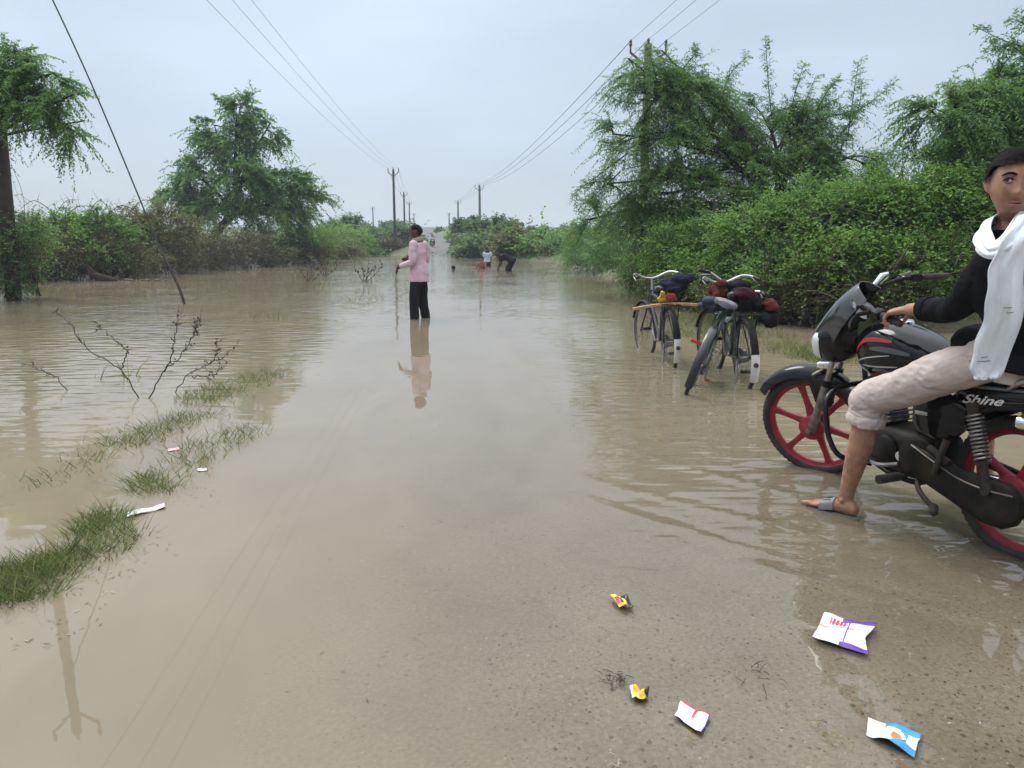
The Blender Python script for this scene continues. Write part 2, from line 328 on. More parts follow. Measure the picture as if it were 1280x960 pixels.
nc = N('ShaderNodeTexNoise', {'Vector': P, 'Scale': .35, 'Detail': 3.})
h1 = N('ShaderNodeMath', {0: na.outputs[0], 1: .45}, operation='MULTIPLY'); h2 = N('ShaderNodeMath', {0: h1.outputs[0], 1: nb2.outputs[0]}, operation='ADD')
pat = N('ShaderNodeMapRange', {0: nc.outputs[0], 1: .35, 2: .65, 3: .35, 4: 1.3}); rr = N('ShaderNodeMath', {0: rip.outputs['Fac'], 1: pat.outputs[0]}, operation='MULTIPLY')
hm = N('ShaderNodeMath', {0: h2.outputs[0], 1: rr.outputs[0]}, operation='MULTIPLY')
bp = N('ShaderNodeBump', {'Height': hm.outputs[0], 'Distance': 1., 'Strength': 1.})
mpm = N('ShaderNodeMapping', {'Vector': P, 'Scale': (1., .35, 1.), 'Rotation': (0, 0, R(24))}); nm = N('ShaderNodeTexNoise', {'Vector': mpm.outputs[0], 'Scale': 1.3, 'Detail': 6., 'Distortion': 1.2})
mudc = ramp_of(N, nm.outputs[0], [(.3, tuple(c * .90 for c in MUD)), (.7, tuple(c * 1.07 for c in MUD))])
dif = N('ShaderNodeBsdfDiffuse', {0: mudc.outputs[0]}); trn = N('ShaderNodeBsdfTransparent', {0: (.97, .95, .90, 1)})
body = N('ShaderNodeMixShader', {0: om.outputs[0], 1: trn.outputs[0], 2: dif.outputs[0]})
gl = N('ShaderNodeBsdfGlossy', {'Roughness': .015, 'Normal': bp.outputs[0]}); fr = N('ShaderNodeFresnel', {'IOR': 1.45, 'Normal': bp.outputs[0]})
fin = N('ShaderNodeMixShader', {0: fr.outputs[0], 1: body.outputs[0], 2: gl.outputs[0]}); t.links.new(fin.outputs[0], o_.inputs[0])
WATER = m
water, gx, gy = gridmesh('flood_water', axis(-45, -1.2, 3.4, 30, .026, 1.06, 1.), axis(-20, 1.3, 6., 84, .026, 1.045, 1.), water_z, WATER); tag(water, kind='structure')
dz = np.clip(-ground_z(gx, gy) - .004, 0, 2); a = water.data.attributes.new('depth', 'FLOAT', 'POINT'); a.data.foreach_set('value', dz.astype(np.float32).ravel())
dist = np.hypot(gx, gy); u_ = gx - road_c(gy)
ripv = .0010 + .0080 * ss(6, 13, dist) + .0060 * ss(15, 40, dist)
ripv += .0130 * ss(.45, 1.3, gx + .05 * gy) * ss(2.3, 3.3, gy) * (1 - ss(7, 11, gy))
ripv += .0075 * ss(1.2, 3, -u_) * ss(3, 6, dist)
ripv *= 1 - .75 * (1 - ss(0, 2.2, np.abs(gx + .75 + .02 * gy))) * (1 - ss(9, 20, gy))
a = water.data.attributes.new('ripple', 'FLOAT', 'POINT'); a.data.foreach_set('value', ripv.astype(np.float32).ravel())
# ------------------------------------------------------------------ vegetation
def twig_cloud(g, S0, D, L, droop, K, leafL, leafW, spread=1.0, twig_r=.004, down=.35):
    """drooping twigs with leaves along them: returns leaf verts, twig verts"""
    n = len(S0); tt = np.linspace(.12, 1, K)[None, :, None]; L = L[:, None, None]; dr = droop[:, None, None]
    P = S0[:, None] + D[:, None] * L * tt + V(0, 0, -1) * dr * L * tt ** 2
    T = nrm(D[:, None] + V(0, 0, -2) * dr * tt)
    side = nrm(np.cross(T, g.normal(0, .35, (n, K, 3)) + V(0, 0, 1))); alt = np.where(np.arange(K) % 2, 1., -1.)[None, :, None]
    ld = nrm(T * .55 + side * alt * spread + V(0, 0, -1) * down + g.normal(0, .28, (n, K, 3)))
    ll = leafL * g.uniform(.5, 1.45, (n, K, 1)) * (1 - .35 * tt); wv = nrm(np.cross(ld, g.normal(0, .5, (n, K, 3)) + V(0, 0, 1))) * leafW * .5 * g.uniform(.7, 1.2, (n, K, 1))
    lv = np.stack([P, P + ld * ll * .45 + wv, P + ld * ll, P + ld * ll * .45 - wv], 2).reshape(-1, 3)
    ts = np.linspace(0, 1, 4)[None, :, None]; C = S0[:, None] + D[:, None] * L * ts + V(0, 0, -1) * dr * L * ts ** 2
    a = nrm(np.cross(D, V(.3, .2, 1)))[:, None]; b = nrm(np.cross(D, a[:, 0]))[:, None]; r = twig_r * (1.15 - .8 * ts)
    tv = np.stack([C + a * r, C - a * r * .5 + b * r * .87, C - a * r * .5 - b * r * .87], 2).reshape(-1, 3)
    base = np.arange(n)[:, None, None] * 12; k = np.arange(3)[None, :, None] * 3; j = np.arange(3)[None, None]; j2 = (j + 1) % 3
    tq = np.stack([base + k + j, base + k + j2, base + k + 3 + j2, base + k + 3 + j], -1).reshape(-1, 4)
    return lv, tv, tq
def foliage(name, parent, lvs, tvs, tqs, tint, mats):
    lv = np.vstack(lvs); nl = len(lv) // 4; q = [np.arange(nl * 4).reshape(-1, 4)]; off = nl * 4; vs = [lv]
    for tv, tq in zip(tvs, tqs): q.append(tq + off); vs.append(tv); off += len(tv)
    q = np.vstack(q); mi = np.zeros(len(q), np.int32); mi[nl:] = 1; tn = np.full(len(q), .5); tn[:nl] = np.concatenate(tint)
    return quadmesh(name, np.vstack(vs), q, mats, tn, parent, mi)
def fans(g, C, rad, n, bias=.55, up=.0):
    d = nrm(g.normal(0, 1, (n, 3))); r = g.uniform(bias, 1, (n, 1)) ** .7
    return C + d * r * rad, nrm(d * V(1, 1, .8) + V(0, 0, up))
def tree(name, label, cat, group, base, blobs, seed, trunk_r=.13, forks=None, leafL=.095, leafW=.022, twigs=22, K=26, L=(.5, 1.1), droop=(.3, .8), leaf=None, shoots=(), subs=9, bare=0, parent_trunk='trunk', crown='crown', tilt=(0, 0), sway=V(0, 0, 0), spread=1.0, down=.35, twig_r=.004):
    """blobs: (centre xyz, radii xyz, density) in world metres; limbs run from the base to each of them"""
    g = np.random.default_rng(seed); base = V(*base)
    root = thing(name, label, cat, tuple(base), group=group); tb = MB(); lvs, tvs, tqs, tints = [], [], [], []
    cen = np.mean([b[0] for b in blobs], 0) - base
    fk = V(*forks) - base if forks is not None else V(cen[0] * .25 + tilt[0], cen[1] * .25 + tilt[1], max(.5, cen[2] * .38))
    P = catmull([V(0, 0, -.25), fk * V(.35, .35, .5) + g.normal(0, .06, 3), fk], 9); tb.tube(P, np.linspace(trunk_r * 1.25, trunk_r * .8, 9), 9)
    for bi, (c, rad, den) in enumerate(blobs):
        c = V(*c) - base; rad = V(*rad); d = c - fk; mid = fk + d * .5 + V(0, 0, .12 * np.linalg.norm(d)) + g.normal(0, .1, 3) * np.linalg.norm(d) * .5
        LP = catmull([fk + g.normal(0, .03, 3), mid, c + d * .08], 12); r0 = trunk_r * .55 * min(1, .5 + .4 * np.linalg.norm(rad))
        tb.tube(LP, np.linspace(r0, r0 * .22, 12), 6)
        ns = max(3, int(subs * den)); cl = g.uniform(0, 1)
        for k in range(ns):
            s0 = LP[g.integers(5, 12)]; tip, dd = fans(g, c, rad * .8, 1, .5, .15); tip = tip[0]; m_ = (s0 + tip) / 2 + V(0, 0, .12 * np.linalg.norm(tip - s0))
            SP = catmull([s0, m_, tip], 8); tb.tube(SP, np.linspace(r0 * .28, r0 * .07, 8), 4)
            nt_ = twigs; tpos = g.uniform(.3, 1, nt_); S0 = np.stack([np.interp(tpos, np.linspace(0, 1, 8), SP[:, a]) for a in range(3)], 1) + g.normal(0, .05, (nt_, 3)) * rad
            outw = nrm((S0 - c) / rad) ; D = nrm(nrm(tip - s0) * .5 + outw * .7 + g.normal(0, .45, (nt_, 3)) + V(0, 0, .12) + sway)
            lv, tv, tq = twig_cloud(g, S0, D, g.uniform(*L, nt_), g.uniform(*droop, nt_), K, leafL, leafW, spread, twig_r, down)
            lvs.append(lv); tvs.append(tv); tqs.append(tq)
            tints.append(np.clip(np.repeat(g.normal(.45 + .18 * (cl - .5), .13, nt_), K) + g.normal(0, .12, nt_ * K), 0, 1))
    for (p0, p1, n_) in shoots:      # long upright or arching wands beyond the crown
        p0, p1 = V(*p0) - base, V(*p1) - base; SP = catmull([p0, (p0 + p1) / 2 + g.normal(0, .07, 3), p1], 14); tb.tube(SP, np.linspace(.016, .004, 14), 4)
        tp = np.linspace(.1, 1, n_); S0 = np.stack([np.interp(tp, np.linspace(0, 1, 14), SP[:, a]) for a in range(3)], 1); ax = nrm(p1 - p0)
        D = nrm(np.cross(ax, g.normal(0, 1, (n_, 3)))) * .8 + ax * .55; D = nrm(D)
        lv, tv, tq = twig_cloud(g, S0, D, g.uniform(.10, .26, n_), g.uniform(.1, .4, n_), 9, leafL * .9, leafW, spread, twig_r * .7, down * .5)
        lvs.append(lv); tvs.append(tv); tqs.append(tq); tints.append(np.clip(g.normal(.42, .15, n_ * 9), 0, 1))
    for k in range(bare):            # bare twigs poking out
        c, rad, den = blobs[g.integers(len(blobs))]; c = V(*c) - base; tip, dd = fans(g, c, V(*rad) * 1.25, 1, .8); s0 = c + g.normal(0, .2, 3) * V(*rad)
        tb.tube(catmull([s0, (s0 + tip[0]) / 2 + g.normal(0, .1, 3), tip[0]], 7), np.linspace(.012, .003, 7), 4)
    tb.build(parent_trunk, BARK, root, sharp=80)
    foliage(crown, root, lvs, tvs, tqs, tints, [leaf or LEAF_MESQ, BARK]); return root
def bush(name, label, group, base, blobs, seed, leaf=None, leafL=.07, leafW=.04, n=420, K=12, L=(.25, .55), droop=(.1, .5), dry=0, dryn=0, cat='bush', arcs=0, up=.25):
    """dense shrub: leafy shells over the blobs on many thin stems; dry = share of brown twigs low down"""
    g = np.random.default_rng(seed); base = V(*base); root = thing(name, label, cat, tuple(base), group=group); tb = MB(); lvs, tvs, tqs, tints = [], [], [], []
    for c, rad, den in blobs:
        c = V(*c) - base; rad = V(*rad); m_ = int(n * den); S0, dd = fans(g, c, rad, m_, .45); S0 = S0[S0[:, 2] > .02]; m_ = len(S0)
        cl = np.sin(S0[:, 0] * 2.7 + seed) * np.cos(S0[:, 2] * 3.1 + S0[:, 1] * 2.3 + seed * .7); dn = nrm((S0 - c) / rad); toff = g.normal(0, .13); w3 = np.sin(dn[:, 0] * 5.1 + seed) * np.sin(dn[:, 2] * 4.3 + seed * 1.3) + .6 * np.sin(dn[:, 0] * 11 + dn[:, 2] * 9 + seed * 2.1); S0 = c + (S0 - c) * (1 + .27 * w3 + .12 * cl)[:, None]
        D = nrm(nrm((S0 - c) / rad) * .8 + g.normal(0, .5, (m_, 3)) + V(0, 0, up))
        lv, tv, tq = twig_cloud(g, S0, D, g.uniform(*L, m_) * np.where(g.random(m_) < .09, g.uniform(1.6, 3.0, m_), 1.), g.uniform(*droop, m_), K, leafL, leafW, 1., .0035, .15)
        lvs.append(lv); tvs.append(tv); tqs.append(tq); tints.append(np.clip(np.repeat(.45 + toff + .2 * cl + g.normal(0, .12, m_), K) + g.normal(0, .12, m_ * K), 0, 1))
        for k in range(int(9 * den)):
            tip = fans(g, c, rad * .8, 1)[0][0]; s0 = V(c[0] + g.normal(0, .3) * rad[0], c[1] + g.normal(0, .3) * rad[1], -.15)
            tb.tube(catmull([s0, (s0 + tip) / 2 + g.normal(0, .08, 3), tip], 6), np.linspace(.018, .005, 6), 4)
    db = MB() if dryn else tb
    allc = [(V(*c) - base, V(*r)) for c, r, d in blobs]
    for k in range(dryn):
        c, rad = allc[g.integers(len(allc))]; a_ = g.uniform(0, 2 * math.pi); s0 = V(c[0] + math.cos(a_) * rad[0] * g.uniform(.3, .95), c[1] - abs(math.sin(a_)) * rad[1] * g.uniform(.5, 1.05), g.uniform(-.1, .35))
        d = nrm(V(g.normal(0, .8), g.normal(-.35, .4), g.uniform(.2, 1.2))); l = g.uniform(.5, 1.5); p1 = s0 + d * l; p2 = p1 + nrm(d + V(g.normal(0, .7), -.2, -g.uniform(.3, 1.3))) * l * .7
        db.tube(catmull([s0, p1, p2], 8), np.linspace(.009, .003, 8), 4)
    for k in range(arcs):
        c, rad = allc[g.integers(len(allc))]; s0 = c + V(g.normal(0, .3) * rad[0], 0, rad[2] * .5); p1 = s0 + V(g.uniform(.5, 1.2) * g.choice([-1, 1]), -.3, g.uniform(.5, 1.0)); p2 = p1 + V((p1 - s0)[0] * g.uniform(.5, 1.1), -.2, g.uniform(-.5, .15))
        tb.tube(catmull([s0, p1, p2], 10), np.linspace(.018, .005, 10), 4)
        for j in range(4):
            q = p1 * (1 - j / 4) + p2 * j / 4; tb.tube([q, q + V(g.normal(0, .2), g.normal(0, .2), g.uniform(.1, .4))], [.007, .003], 4)
    tag(tb.build('stems', BARK, root, sharp=80), kind='stuff')
    if dryn: tag(db.build('dry_twigs', BARK_DRY, root, sharp=80), kind='stuff')
    foliage('foliage', root, lvs, tvs, tqs, tints, [leaf or LEAF_BUSH, BARK]); return root
def gz(x, y): return float(ground_z(np.array([x]), np.array([y]))[0])
def blob(px, py, Y, rx, ry, den=1., dz=None):        # pixel sizes of the photo turned into metres at that distance
    c = at(px, py, Y); k = Y / FPX; return (c, (rx * k, (dz or .75 * (rx + ry) / 2 * k), ry * k), den)
# --- big mesquite on the right bank
B = lambda *a, **k: blob(*a, **k)
tree('mesquite_tree', 'large feathery green mesquite tree drooping round the concrete pole behind the bicycles', 'tree', None, (6.15, 18.3, .5),
     [B(800, 88, 17.9, 34, 26, .8), B(838, 78, 18., 30, 18, .5), B(815, 125, 17.9, 44, 34, 1.0), B(868, 118, 18.3, 48, 34, .9), B(782, 175, 17.6, 36, 30, .6), B(775, 232, 17.6, 30, 28, .4), B(850, 185, 17.6, 58, 45, 1.2), B(905, 135, 18.8, 48, 40, 1.1),
      B(836, 245, 17.4, 56, 42, 1.4), B(920, 210, 18, 62, 52, 1.6), B(960, 155, 18.8, 56, 44, 1.4), B(1020, 155, 19, 50, 42, 1.1), B(1062, 198, 18.8, 50, 42, 1.2), B(1010, 220, 18.3, 60, 46, 1.6),
      B(1085, 240, 18.6, 48, 36, .9), B(1030, 262, 17, 44, 26, .9), B(1105, 262, 16.5, 40, 26, .8), B(745, 275, 18, 26, 26, .35), B(890, 275, 17.4, 75, 42, 1.7), B(970, 280, 17.6, 62, 38, 1.2), B(800, 290, 18, 42, 34, 1.2)],
     11, trunk_r=.17, forks=at(968, 262, 18.2), twigs=29, K=30, L=(.45, 1.1), droop=(.35, .95), leafL=.100, leafW=.025, subs=9,
     shoots=[(at(785, 170, 17.6), at(752, 178, 17.4), 40), (at(780, 195, 17.6), at(716, 243, 17.2), 55), (at(775, 215, 17.5), at(722, 262, 17.2), 50), (at(790, 240, 17.4), at(744, 290, 17.2), 50), (at(800, 130, 17.6), at(756, 120, 17.5), 40), (at(765, 215, 17.4), at(735, 228, 17.2), 40), (at(820, 100, 17.6), at(808, 58, 17.5), 30), (at(850, 90, 18), at(870, 62, 18), 34),
             (at(965, 150, 18.6), at(957, 48, 18.4), 60), (at(985, 150, 18.8), at(1005, 80, 18.8), 50), (at(1060, 170, 18.8), at(1074, 75, 18.6), 60), (at(1050, 150, 18.8), at(1118, 103, 18.6), 55), (at(1040, 180, 18.6), at(1078, 100, 18.6), 50),
             (at(1090, 200, 18.6), at(1140, 185, 18.4), 45), (at(1000, 170, 18.8), at(1020, 95, 18.8), 50), (at(1100, 230, 18.4), at(1142, 232, 18.2), 45), (at(905, 110, 18.6), at(935, 68, 18.4), 40), (at(1020, 140, 18.8), at(1048, 98, 18.8), 50)])
tree('mesquite_tree', 'feathery mesquite tree at right edge behind the seated rider, one thin spray on top', 'tree', None, (9.3, 13.6, .6),
     [B(1175, 150, 13.2, 38, 42, .55), B(1215, 125, 13.3, 48, 40, .9), B(1250, 110, 13.6, 48, 36, 1.2), B(1265, 160, 13.4, 55, 46, 1.6), B(1215, 185, 13.2, 48, 36, .9), B(1180, 215, 13.2, 42, 30, .8), B(1290, 110, 13.8, 50, 50, 1.4), B(1260, 220, 13.2, 60, 36, 1.2), B(1330, 150, 13.8, 60, 60, 1.)],
     12, trunk_r=.15, twigs=26, K=26, L=(.4, .9), droop=(.4, 1.), leafL=.095, leafW=.03, subs=11,
     shoots=[(at(1290, 60, 13.6), at(1222, 35, 13.4), 40), (at(1285, 75, 13.6), at(1240, 58, 13.4), 34), (at(1290, 40, 13.6), at(1262, 22, 13.4), 30), (at(1190, 150, 13.2), at(1140, 150, 13.), 30)])
# --- leafy hedge on the right bank
GR = 'leafy bushes along the right bank'
def rb(label, X0, seed, blobs, **k): return bush('bush', label, GR, X0, blobs, seed, **k)
rb('dark arching bush at the far left end of the right bank, low over the water', (4.6, 32, .45), 21, [B(748, 305, 31.5, 32, 24, 1.2, dz=1.0), B(775, 290, 31.5, 32, 26, 1., dz=1.), B(725, 320, 31.2, 18, 12, .6, dz=.8)], leaf=LEAF_MESQ, leafL=.12, leafW=.05, n=520, droop=(.5, 1.1), L=(.4, .9))
rb('shady bush at the foot of the concrete pole, left of the bicycles', (4.7, 22.6, .5), 22, [B(775, 325, 24, 38, 22, 1., dz=.7), B(830, 322, 21.5, 40, 22, 1., dz=.7), B(830, 290, 22, 36, 26, .9, dz=.7)], leaf=LEAF_MESQ, leafL=.09, leafW=.045, n=731, dryn=9)
rb('mid green bush directly behind the nearest bicycle handlebars', (4.9, 16.4, .5), 23, [B(855, 320, 16, 44, 32, 1.1), B(905, 315, 15.4, 48, 36, 1.3), B(880, 350, 14.8, 42, 20, .8), B(925, 345, 14.2, 42, 26, .9)], n=816, dryn=9)
rb('bright green leafy bush below the mesquite limb, between bicycles and motorcycle', (5.4, 14., .5), 24, [B(960, 305, 13.8, 52, 38, 1.4), B(1010, 290, 13.8, 52, 44, 1.5), B(985, 350, 12.8, 52, 32, 1.2), B(950, 372, 12.3, 40, 18, .7)], n=952, dryn=9)
rb('tall bright green creeper covered bush behind the motorcycle windscreen', (6.2, 13., .55), 25, [B(1060, 290, 13., 50, 44, 1.5), B(1105, 280, 13., 46, 42, 1.4), B(1050, 345, 12.2, 50, 38, 1.3), B(1020, 385, 11.7, 44, 22, .8), B(1090, 340, 12.2, 46, 36, 1.2)], n=952, dryn=9)
rb('dense green bush behind the motorcycle handlebar and the rider arm', (7.3, 12.6, .55), 26, [B(1150, 285, 12.6, 50, 46, 1.5), B(1195, 270, 12.6, 46, 46, 1.4), B(1140, 345, 11.9, 52, 40, 1.3), B(1180, 340, 12., 50, 44, 1.2), B(1110, 390, 11.4, 52, 24, .8)], n=952, dryn=9)
rb('green bush half hidden behind the rider head and scarf', (8.4, 12.4, .6), 27, [B(1240, 280, 12.4, 52, 48, 1.4), B(1290, 290, 12.4, 60, 60, 1.2), B(1235, 350, 11.8, 60, 46, 1.1), B(1310, 370, 11.8, 60, 50, .9)], n=520)
GL2 = 'low brownish scrub at the foot of the right bank hedge'
for lab, X0, sd, bl in (('low brownish scrub at the waterline behind the farther pair of bicycles', (5.0, 13.2, .2), 81, [B(930, 385, 12.6, 44, 18, 1.), B(985, 395, 12.2, 44, 16, 1.)]), ('low brownish scrub at the waterline left of the motorcycle windscreen', (5.2, 12.2, .2), 82, [B(1030, 375, 12, 46, 22, 1.1), B(1075, 385, 11.8, 46, 22, 1.)]), ('low brownish scrub behind the motorcycle tank', (6.5, 11.8, .2), 83, [B(1130, 385, 11.8, 50, 26, 1.1), B(1180, 395, 11.6, 50, 26, 1.), B(1240, 400, 11.6, 60, 26, 1.)]), ('low brownish scrub at the foot of the concrete pole', (4.6, 19.5, .2), 84, [B(815, 345, 19, 36, 12, 1.), B(860, 355, 16.5, 40, 14, 1.)])):
    bush('scrub', lab, GL2, X0, bl, sd, leaf=LEAF_DRY, leafL=.055, leafW=.032, n=1100, dryn=14, K=12, L=(.2, .45))
# --- left bank: row of scrub with brown brambles below
GL = 'scrub bushes along the left bank'
def lb(label, base, seed, blobs, **k): return bush('bush', label, GL, base, blobs, seed, **k)
lb('green bush around the foot of the leaning brown pole at left edge', (-11.4, 17.4, .2), 31, [B(8, 305, 17.2, 28, 30, 1.1), B(38, 295, 17.6, 22, 20, .6), B(-40, 310, 17.4, 40, 50, 1.), B(14, 345, 17, 24, 24, .5)], leaf=LEAF_MESQ, n=420, leafL=.075, leafW=.035, dryn=50)
lb('dark green bush with a tangle of bare twigs, above the brown log', (-16.3, 27, .5), 32, [B(75, 292, 27, 44, 20, 1.), B(120, 290, 27.4, 44, 19, .9), B(95, 318, 26.4, 52, 20, .8)], n=800, leafL=.11, leafW=.07, dryn=130, arcs=7)
lb('yellowish green scrub bush right of the log on the left bank', (-16.4, 31.5, .5), 33, [B(165, 290, 31, 44, 24, 1.2), B(205, 288, 32, 40, 24, 1.), B(175, 318, 30.5, 48, 18, .7)], n=800, leaf=LEAF_DRY, leafL=.11, leafW=.06, dryn=130, arcs=5)
lb('brown leafless bramble thicket under the two tiered tree on the left bank', (-16.3, 36.5, .5), 34, [B(235, 300, 36, 40, 22, .45), B(270, 305, 37, 40, 22, .5), B(300, 312, 37, 34, 16, .4)], n=300, leaf=LEAF_DRY, leafL=.1, leafW=.04, dryn=330, arcs=6)
lb('green spreading bush at the right foot of the two tiered tree', (-16.2, 44, .5), 35, [B(345, 300, 43.5, 44, 18, 1.), B(385, 303, 45, 40, 16, 1.), B(335, 318, 42.5, 44, 10, .5)], n=460, leafL=.14, leafW=.07, L=(.4, .9), dryn=150)
lb('low green bush tapering to the right end of the left bank', (-16.1, 60, .5), 36, [B(415, 300, 58, 32, 15, 1.), B(440, 303, 64, 28, 13, .9), B(405, 314, 56, 30, 8, .5)], n=420, leafL=.18, leafW=.09, L=(.5, 1.1), dryn=60)
GL3 = 'brown brush along the waterline of the left bank'
for k, (px, py, Y, rx, ry, lab) in enumerate([(40, 325, 25.5, 40, 16, 'brown brush beside the brown pole, left of the log'), (85, 322, 26, 42, 18, 'dark tangled brush directly left of the broken log'), (150, 318, 27.5, 44, 20, 'brown brush behind and right of the broken log'), (205, 316, 31, 44, 20, 'dry brush under the slanting stay wire'), (262, 312, 34.5, 44, 20, 'tall dry brush below the left part of the two tiered tree'), (315, 310, 38.5, 44, 18, 'dry brush below the right part of the two tiered tree'), (365, 312, 44, 40, 12, 'low dry brush right of the two tiered tree'), (412, 312, 54, 36, 9, 'last low dry brush at the right end of the left bank')]):
    c = at(px, py, Y); kk = Y / FPX; bush('scrub', lab, GL3, (c[0], Y, .05), [((c[0], Y, max(.35, c[2] - .15)), (rx * kk, 1.0, ry * kk), 1.)], 200 + k, leaf=LEAF_DRY, leafL=.0035 * Y, leafW=.0019 * Y, n=430, dryn=150, K=10, L=(.25, .6))
# --- trees of the left bank
tree('mesquite_tree', 'two tiered rounded green tree standing alone on the left bank', 'tree', None, (-16.9, 43.5, .5),
     [B(300, 140, 43, 36, 22, .9), B(270, 165, 43, 32, 20, .7), B(335, 162, 43.4, 30, 22, .7), B(300, 178, 43, 48, 24, .9), B(245, 222, 43, 46, 24, 1.2), B(300, 225, 42, 54, 28, 1.5), B(355, 232, 43, 44, 26, 1.3), B(215, 238, 43.4, 30, 20, .8), B(385, 248, 43, 24, 14, .5), B(270, 262, 42.4, 62, 24, 1.2), B(335, 270, 42.4, 54, 22, 1.2), B(375, 275, 43, 30, 16, .7)],
     41, trunk_r=.24, forks=at(292, 268, 43.5), twigs=20, K=22, L=(.6, 1.5), droop=(.25, .8), leafL=.21, leafW=.085, subs=11, twig_r=.008,
     shoots=[(at(300, 135, 43), at(268, 120, 43), 30), (at(270, 150, 43), at(240, 150, 42.6), 30), (at(345, 160, 43), at(363, 178, 42.6), 30), (at(375, 240, 43), at(402, 250, 42.6), 34), (at(255, 190, 43), at(222, 208, 42.6), 30)])
tree('mesquite_tree', 'tree with weeping dark green sprays hanging past the brown pole at left edge', 'tree', None, (-14.2, 17.5, .5),
     [B(10, 80, 16.4, 34, 24, .9), B(52, 105, 16.2, 34, 20, .8), B(25, 120, 16.2, 36, 18, .7), B(75, 130, 16., 24, 18, .45), B(-40, 90, 17, 50, 40, 1.), B(88, 160, 16., 14, 20, .22), B(-50, 150, 17, 40, 36, .6)],
     42, trunk_r=.16, twigs=26, K=26, L=(.35, .8), droop=(.2, .75), leafL=.10, leafW=.036, subs=12, down=.5, )
# --- far bank
GF = 'trees beyond the flooded stretch of road'
def ft(label, base, seed, blobs, **k):
    kw = dict(twigs=26, K=16, L=(.6, 1.5), droop=(.2, .6), leafL=.42, leafW=.2, subs=12, leaf=LEAF_FAR, trunk_r=.2, twig_r=.01); kw.update(k); return tree('round_tree', label, 'tree', GF, base, blobs, seed, **kw)
ft('dark rounded tree behind the two grey poles right of the road', (-3.6, 84, .6), 51, [B(583, 290, 84, 20, 16, 1.3), B(598, 284, 84, 22, 14, 1.2), B(584, 300, 83, 18, 12, 1.)])
ft('broad lighter green tree directly behind the boys in the water', (-1.9, 63, .6), 52, [B(610, 292, 64, 26, 17, 1.4), B(632, 298, 63, 24, 15, 1.3), B(600, 306, 62, 30, 12, 1.2), B(628, 284, 66, 18, 11, .8)], leafL=.3, leafW=.12)
ft('single far rounded tree standing left of the man in the pink shirt', (-28.5, 178, 2.2), 53, [B(488, 288, 178, 13, 10, 1.6), B(497, 286, 178, 11, 9, 1.4)], leafL=.7, leafW=.4, L=(1, 2.4))
ft('small leaning tree crown rising over the end of the left bank', (-18.5, 78, .6), 54, [B(432, 282, 78, 15, 8, .9), B(418, 287, 78, 16, 10, 1.), B(442, 276, 78, 7, 4, .4)], leafL=.3, leafW=.1)
ft('low far tree just right of the far motorcycle riders', (-17, 190, 4.0), 55, [B(551, 294, 190, 6, 4, 1.2)], leafL=.7, leafW=.4, L=(1, 2))
for k, (px, py, Y, rx, ry, lab) in enumerate([(470, 298, 120, 14, 9, 'hazy bush left of the far rounded tree'), (455, 290, 150, 16, 7, 'pale far bush above the end of the left bank'), (688, 296, 118, 17, 11, 'pale far tree top above the hedge right of the bending man'), (714, 294, 125, 18, 12, 'pale far tree top touching the dark arching bush'), (665, 296, 140, 15, 10, 'faint far tree right of the broad light green tree')]):
    X = at(px, 305, Y); ft(lab, (X[0], Y, 1.), 60 + k, [B(px, py, Y, rx, ry, 1.5)], leafL=.6, leafW=.3, L=(.8, 2))
GH = 'bushes on the far bank'
def fb(label, px, py, Y, rx, ry, seed, leaf=None, **k):
    c = at(px, py + ry, Y); kw = dict(n=900, leafL=.34, leafW=.2, L=(.5, 1.1), K=10); kw.update(k)
    return bush('bush', label, GH, (c[0], Y, max(.1, gz(c[0], Y))), [blob(px, py, Y, rx, ry, 1., dz=1.6)], seed, leaf=leaf or LEAF_FAR, **kw)
fb('olive brown bush behind the bending man', 645, 308, 55, 18, 13, 71, LEAF_DRY, dryn=40)
fb('dark bush at the water edge behind the seated bather', 606, 313, 59, 30, 9, 72, dryn=70)
fb('bright green bush right of the bending man', 672, 312, 53, 18, 11, 73, LEAF_BUSH)
fb('light green bush near the dark arching bush', 702, 314, 50, 22, 10, 74, LEAF_BUSH)
fb('low dark bush along the waterline right of the bending man', 690, 321, 49, 36, 6, 75, dryn=60)
fb('dark scrub behind the man in the pink shirt', 492, 304, 76, 26, 14, 76)
fb('scrub at the end of the far left water', 462, 305, 75, 24, 13, 77, dryn=40)
fb('scrub left of the road where it leaves the water', 507, 304, 76, 13, 13, 78)
fb('pale grassy bank bush right of the emerging road', 590, 309, 66, 12, 9, 79, LEAF_DRY)
fb('low scrub on the rise left of the climbing road', 505, 296, 120, 20, 7, 80)
fb('pale green scrub on the rise right of the climbing road', 574, 297, 118, 12, 6, 90, LEAF_BUSH)
fb('low scrub at the waterline around the tall slender dark pole', 490, 314, 70, 26, 6, 92, LEAF_DRY, dryn=40)
fb('low scrub at the waterline just left of the tall slender dark pole', 458, 313, 70, 26, 7, 93, dryn=40)
fb('dense scrub between the left bank and the far left water', 440, 306, 72, 20, 13, 91)
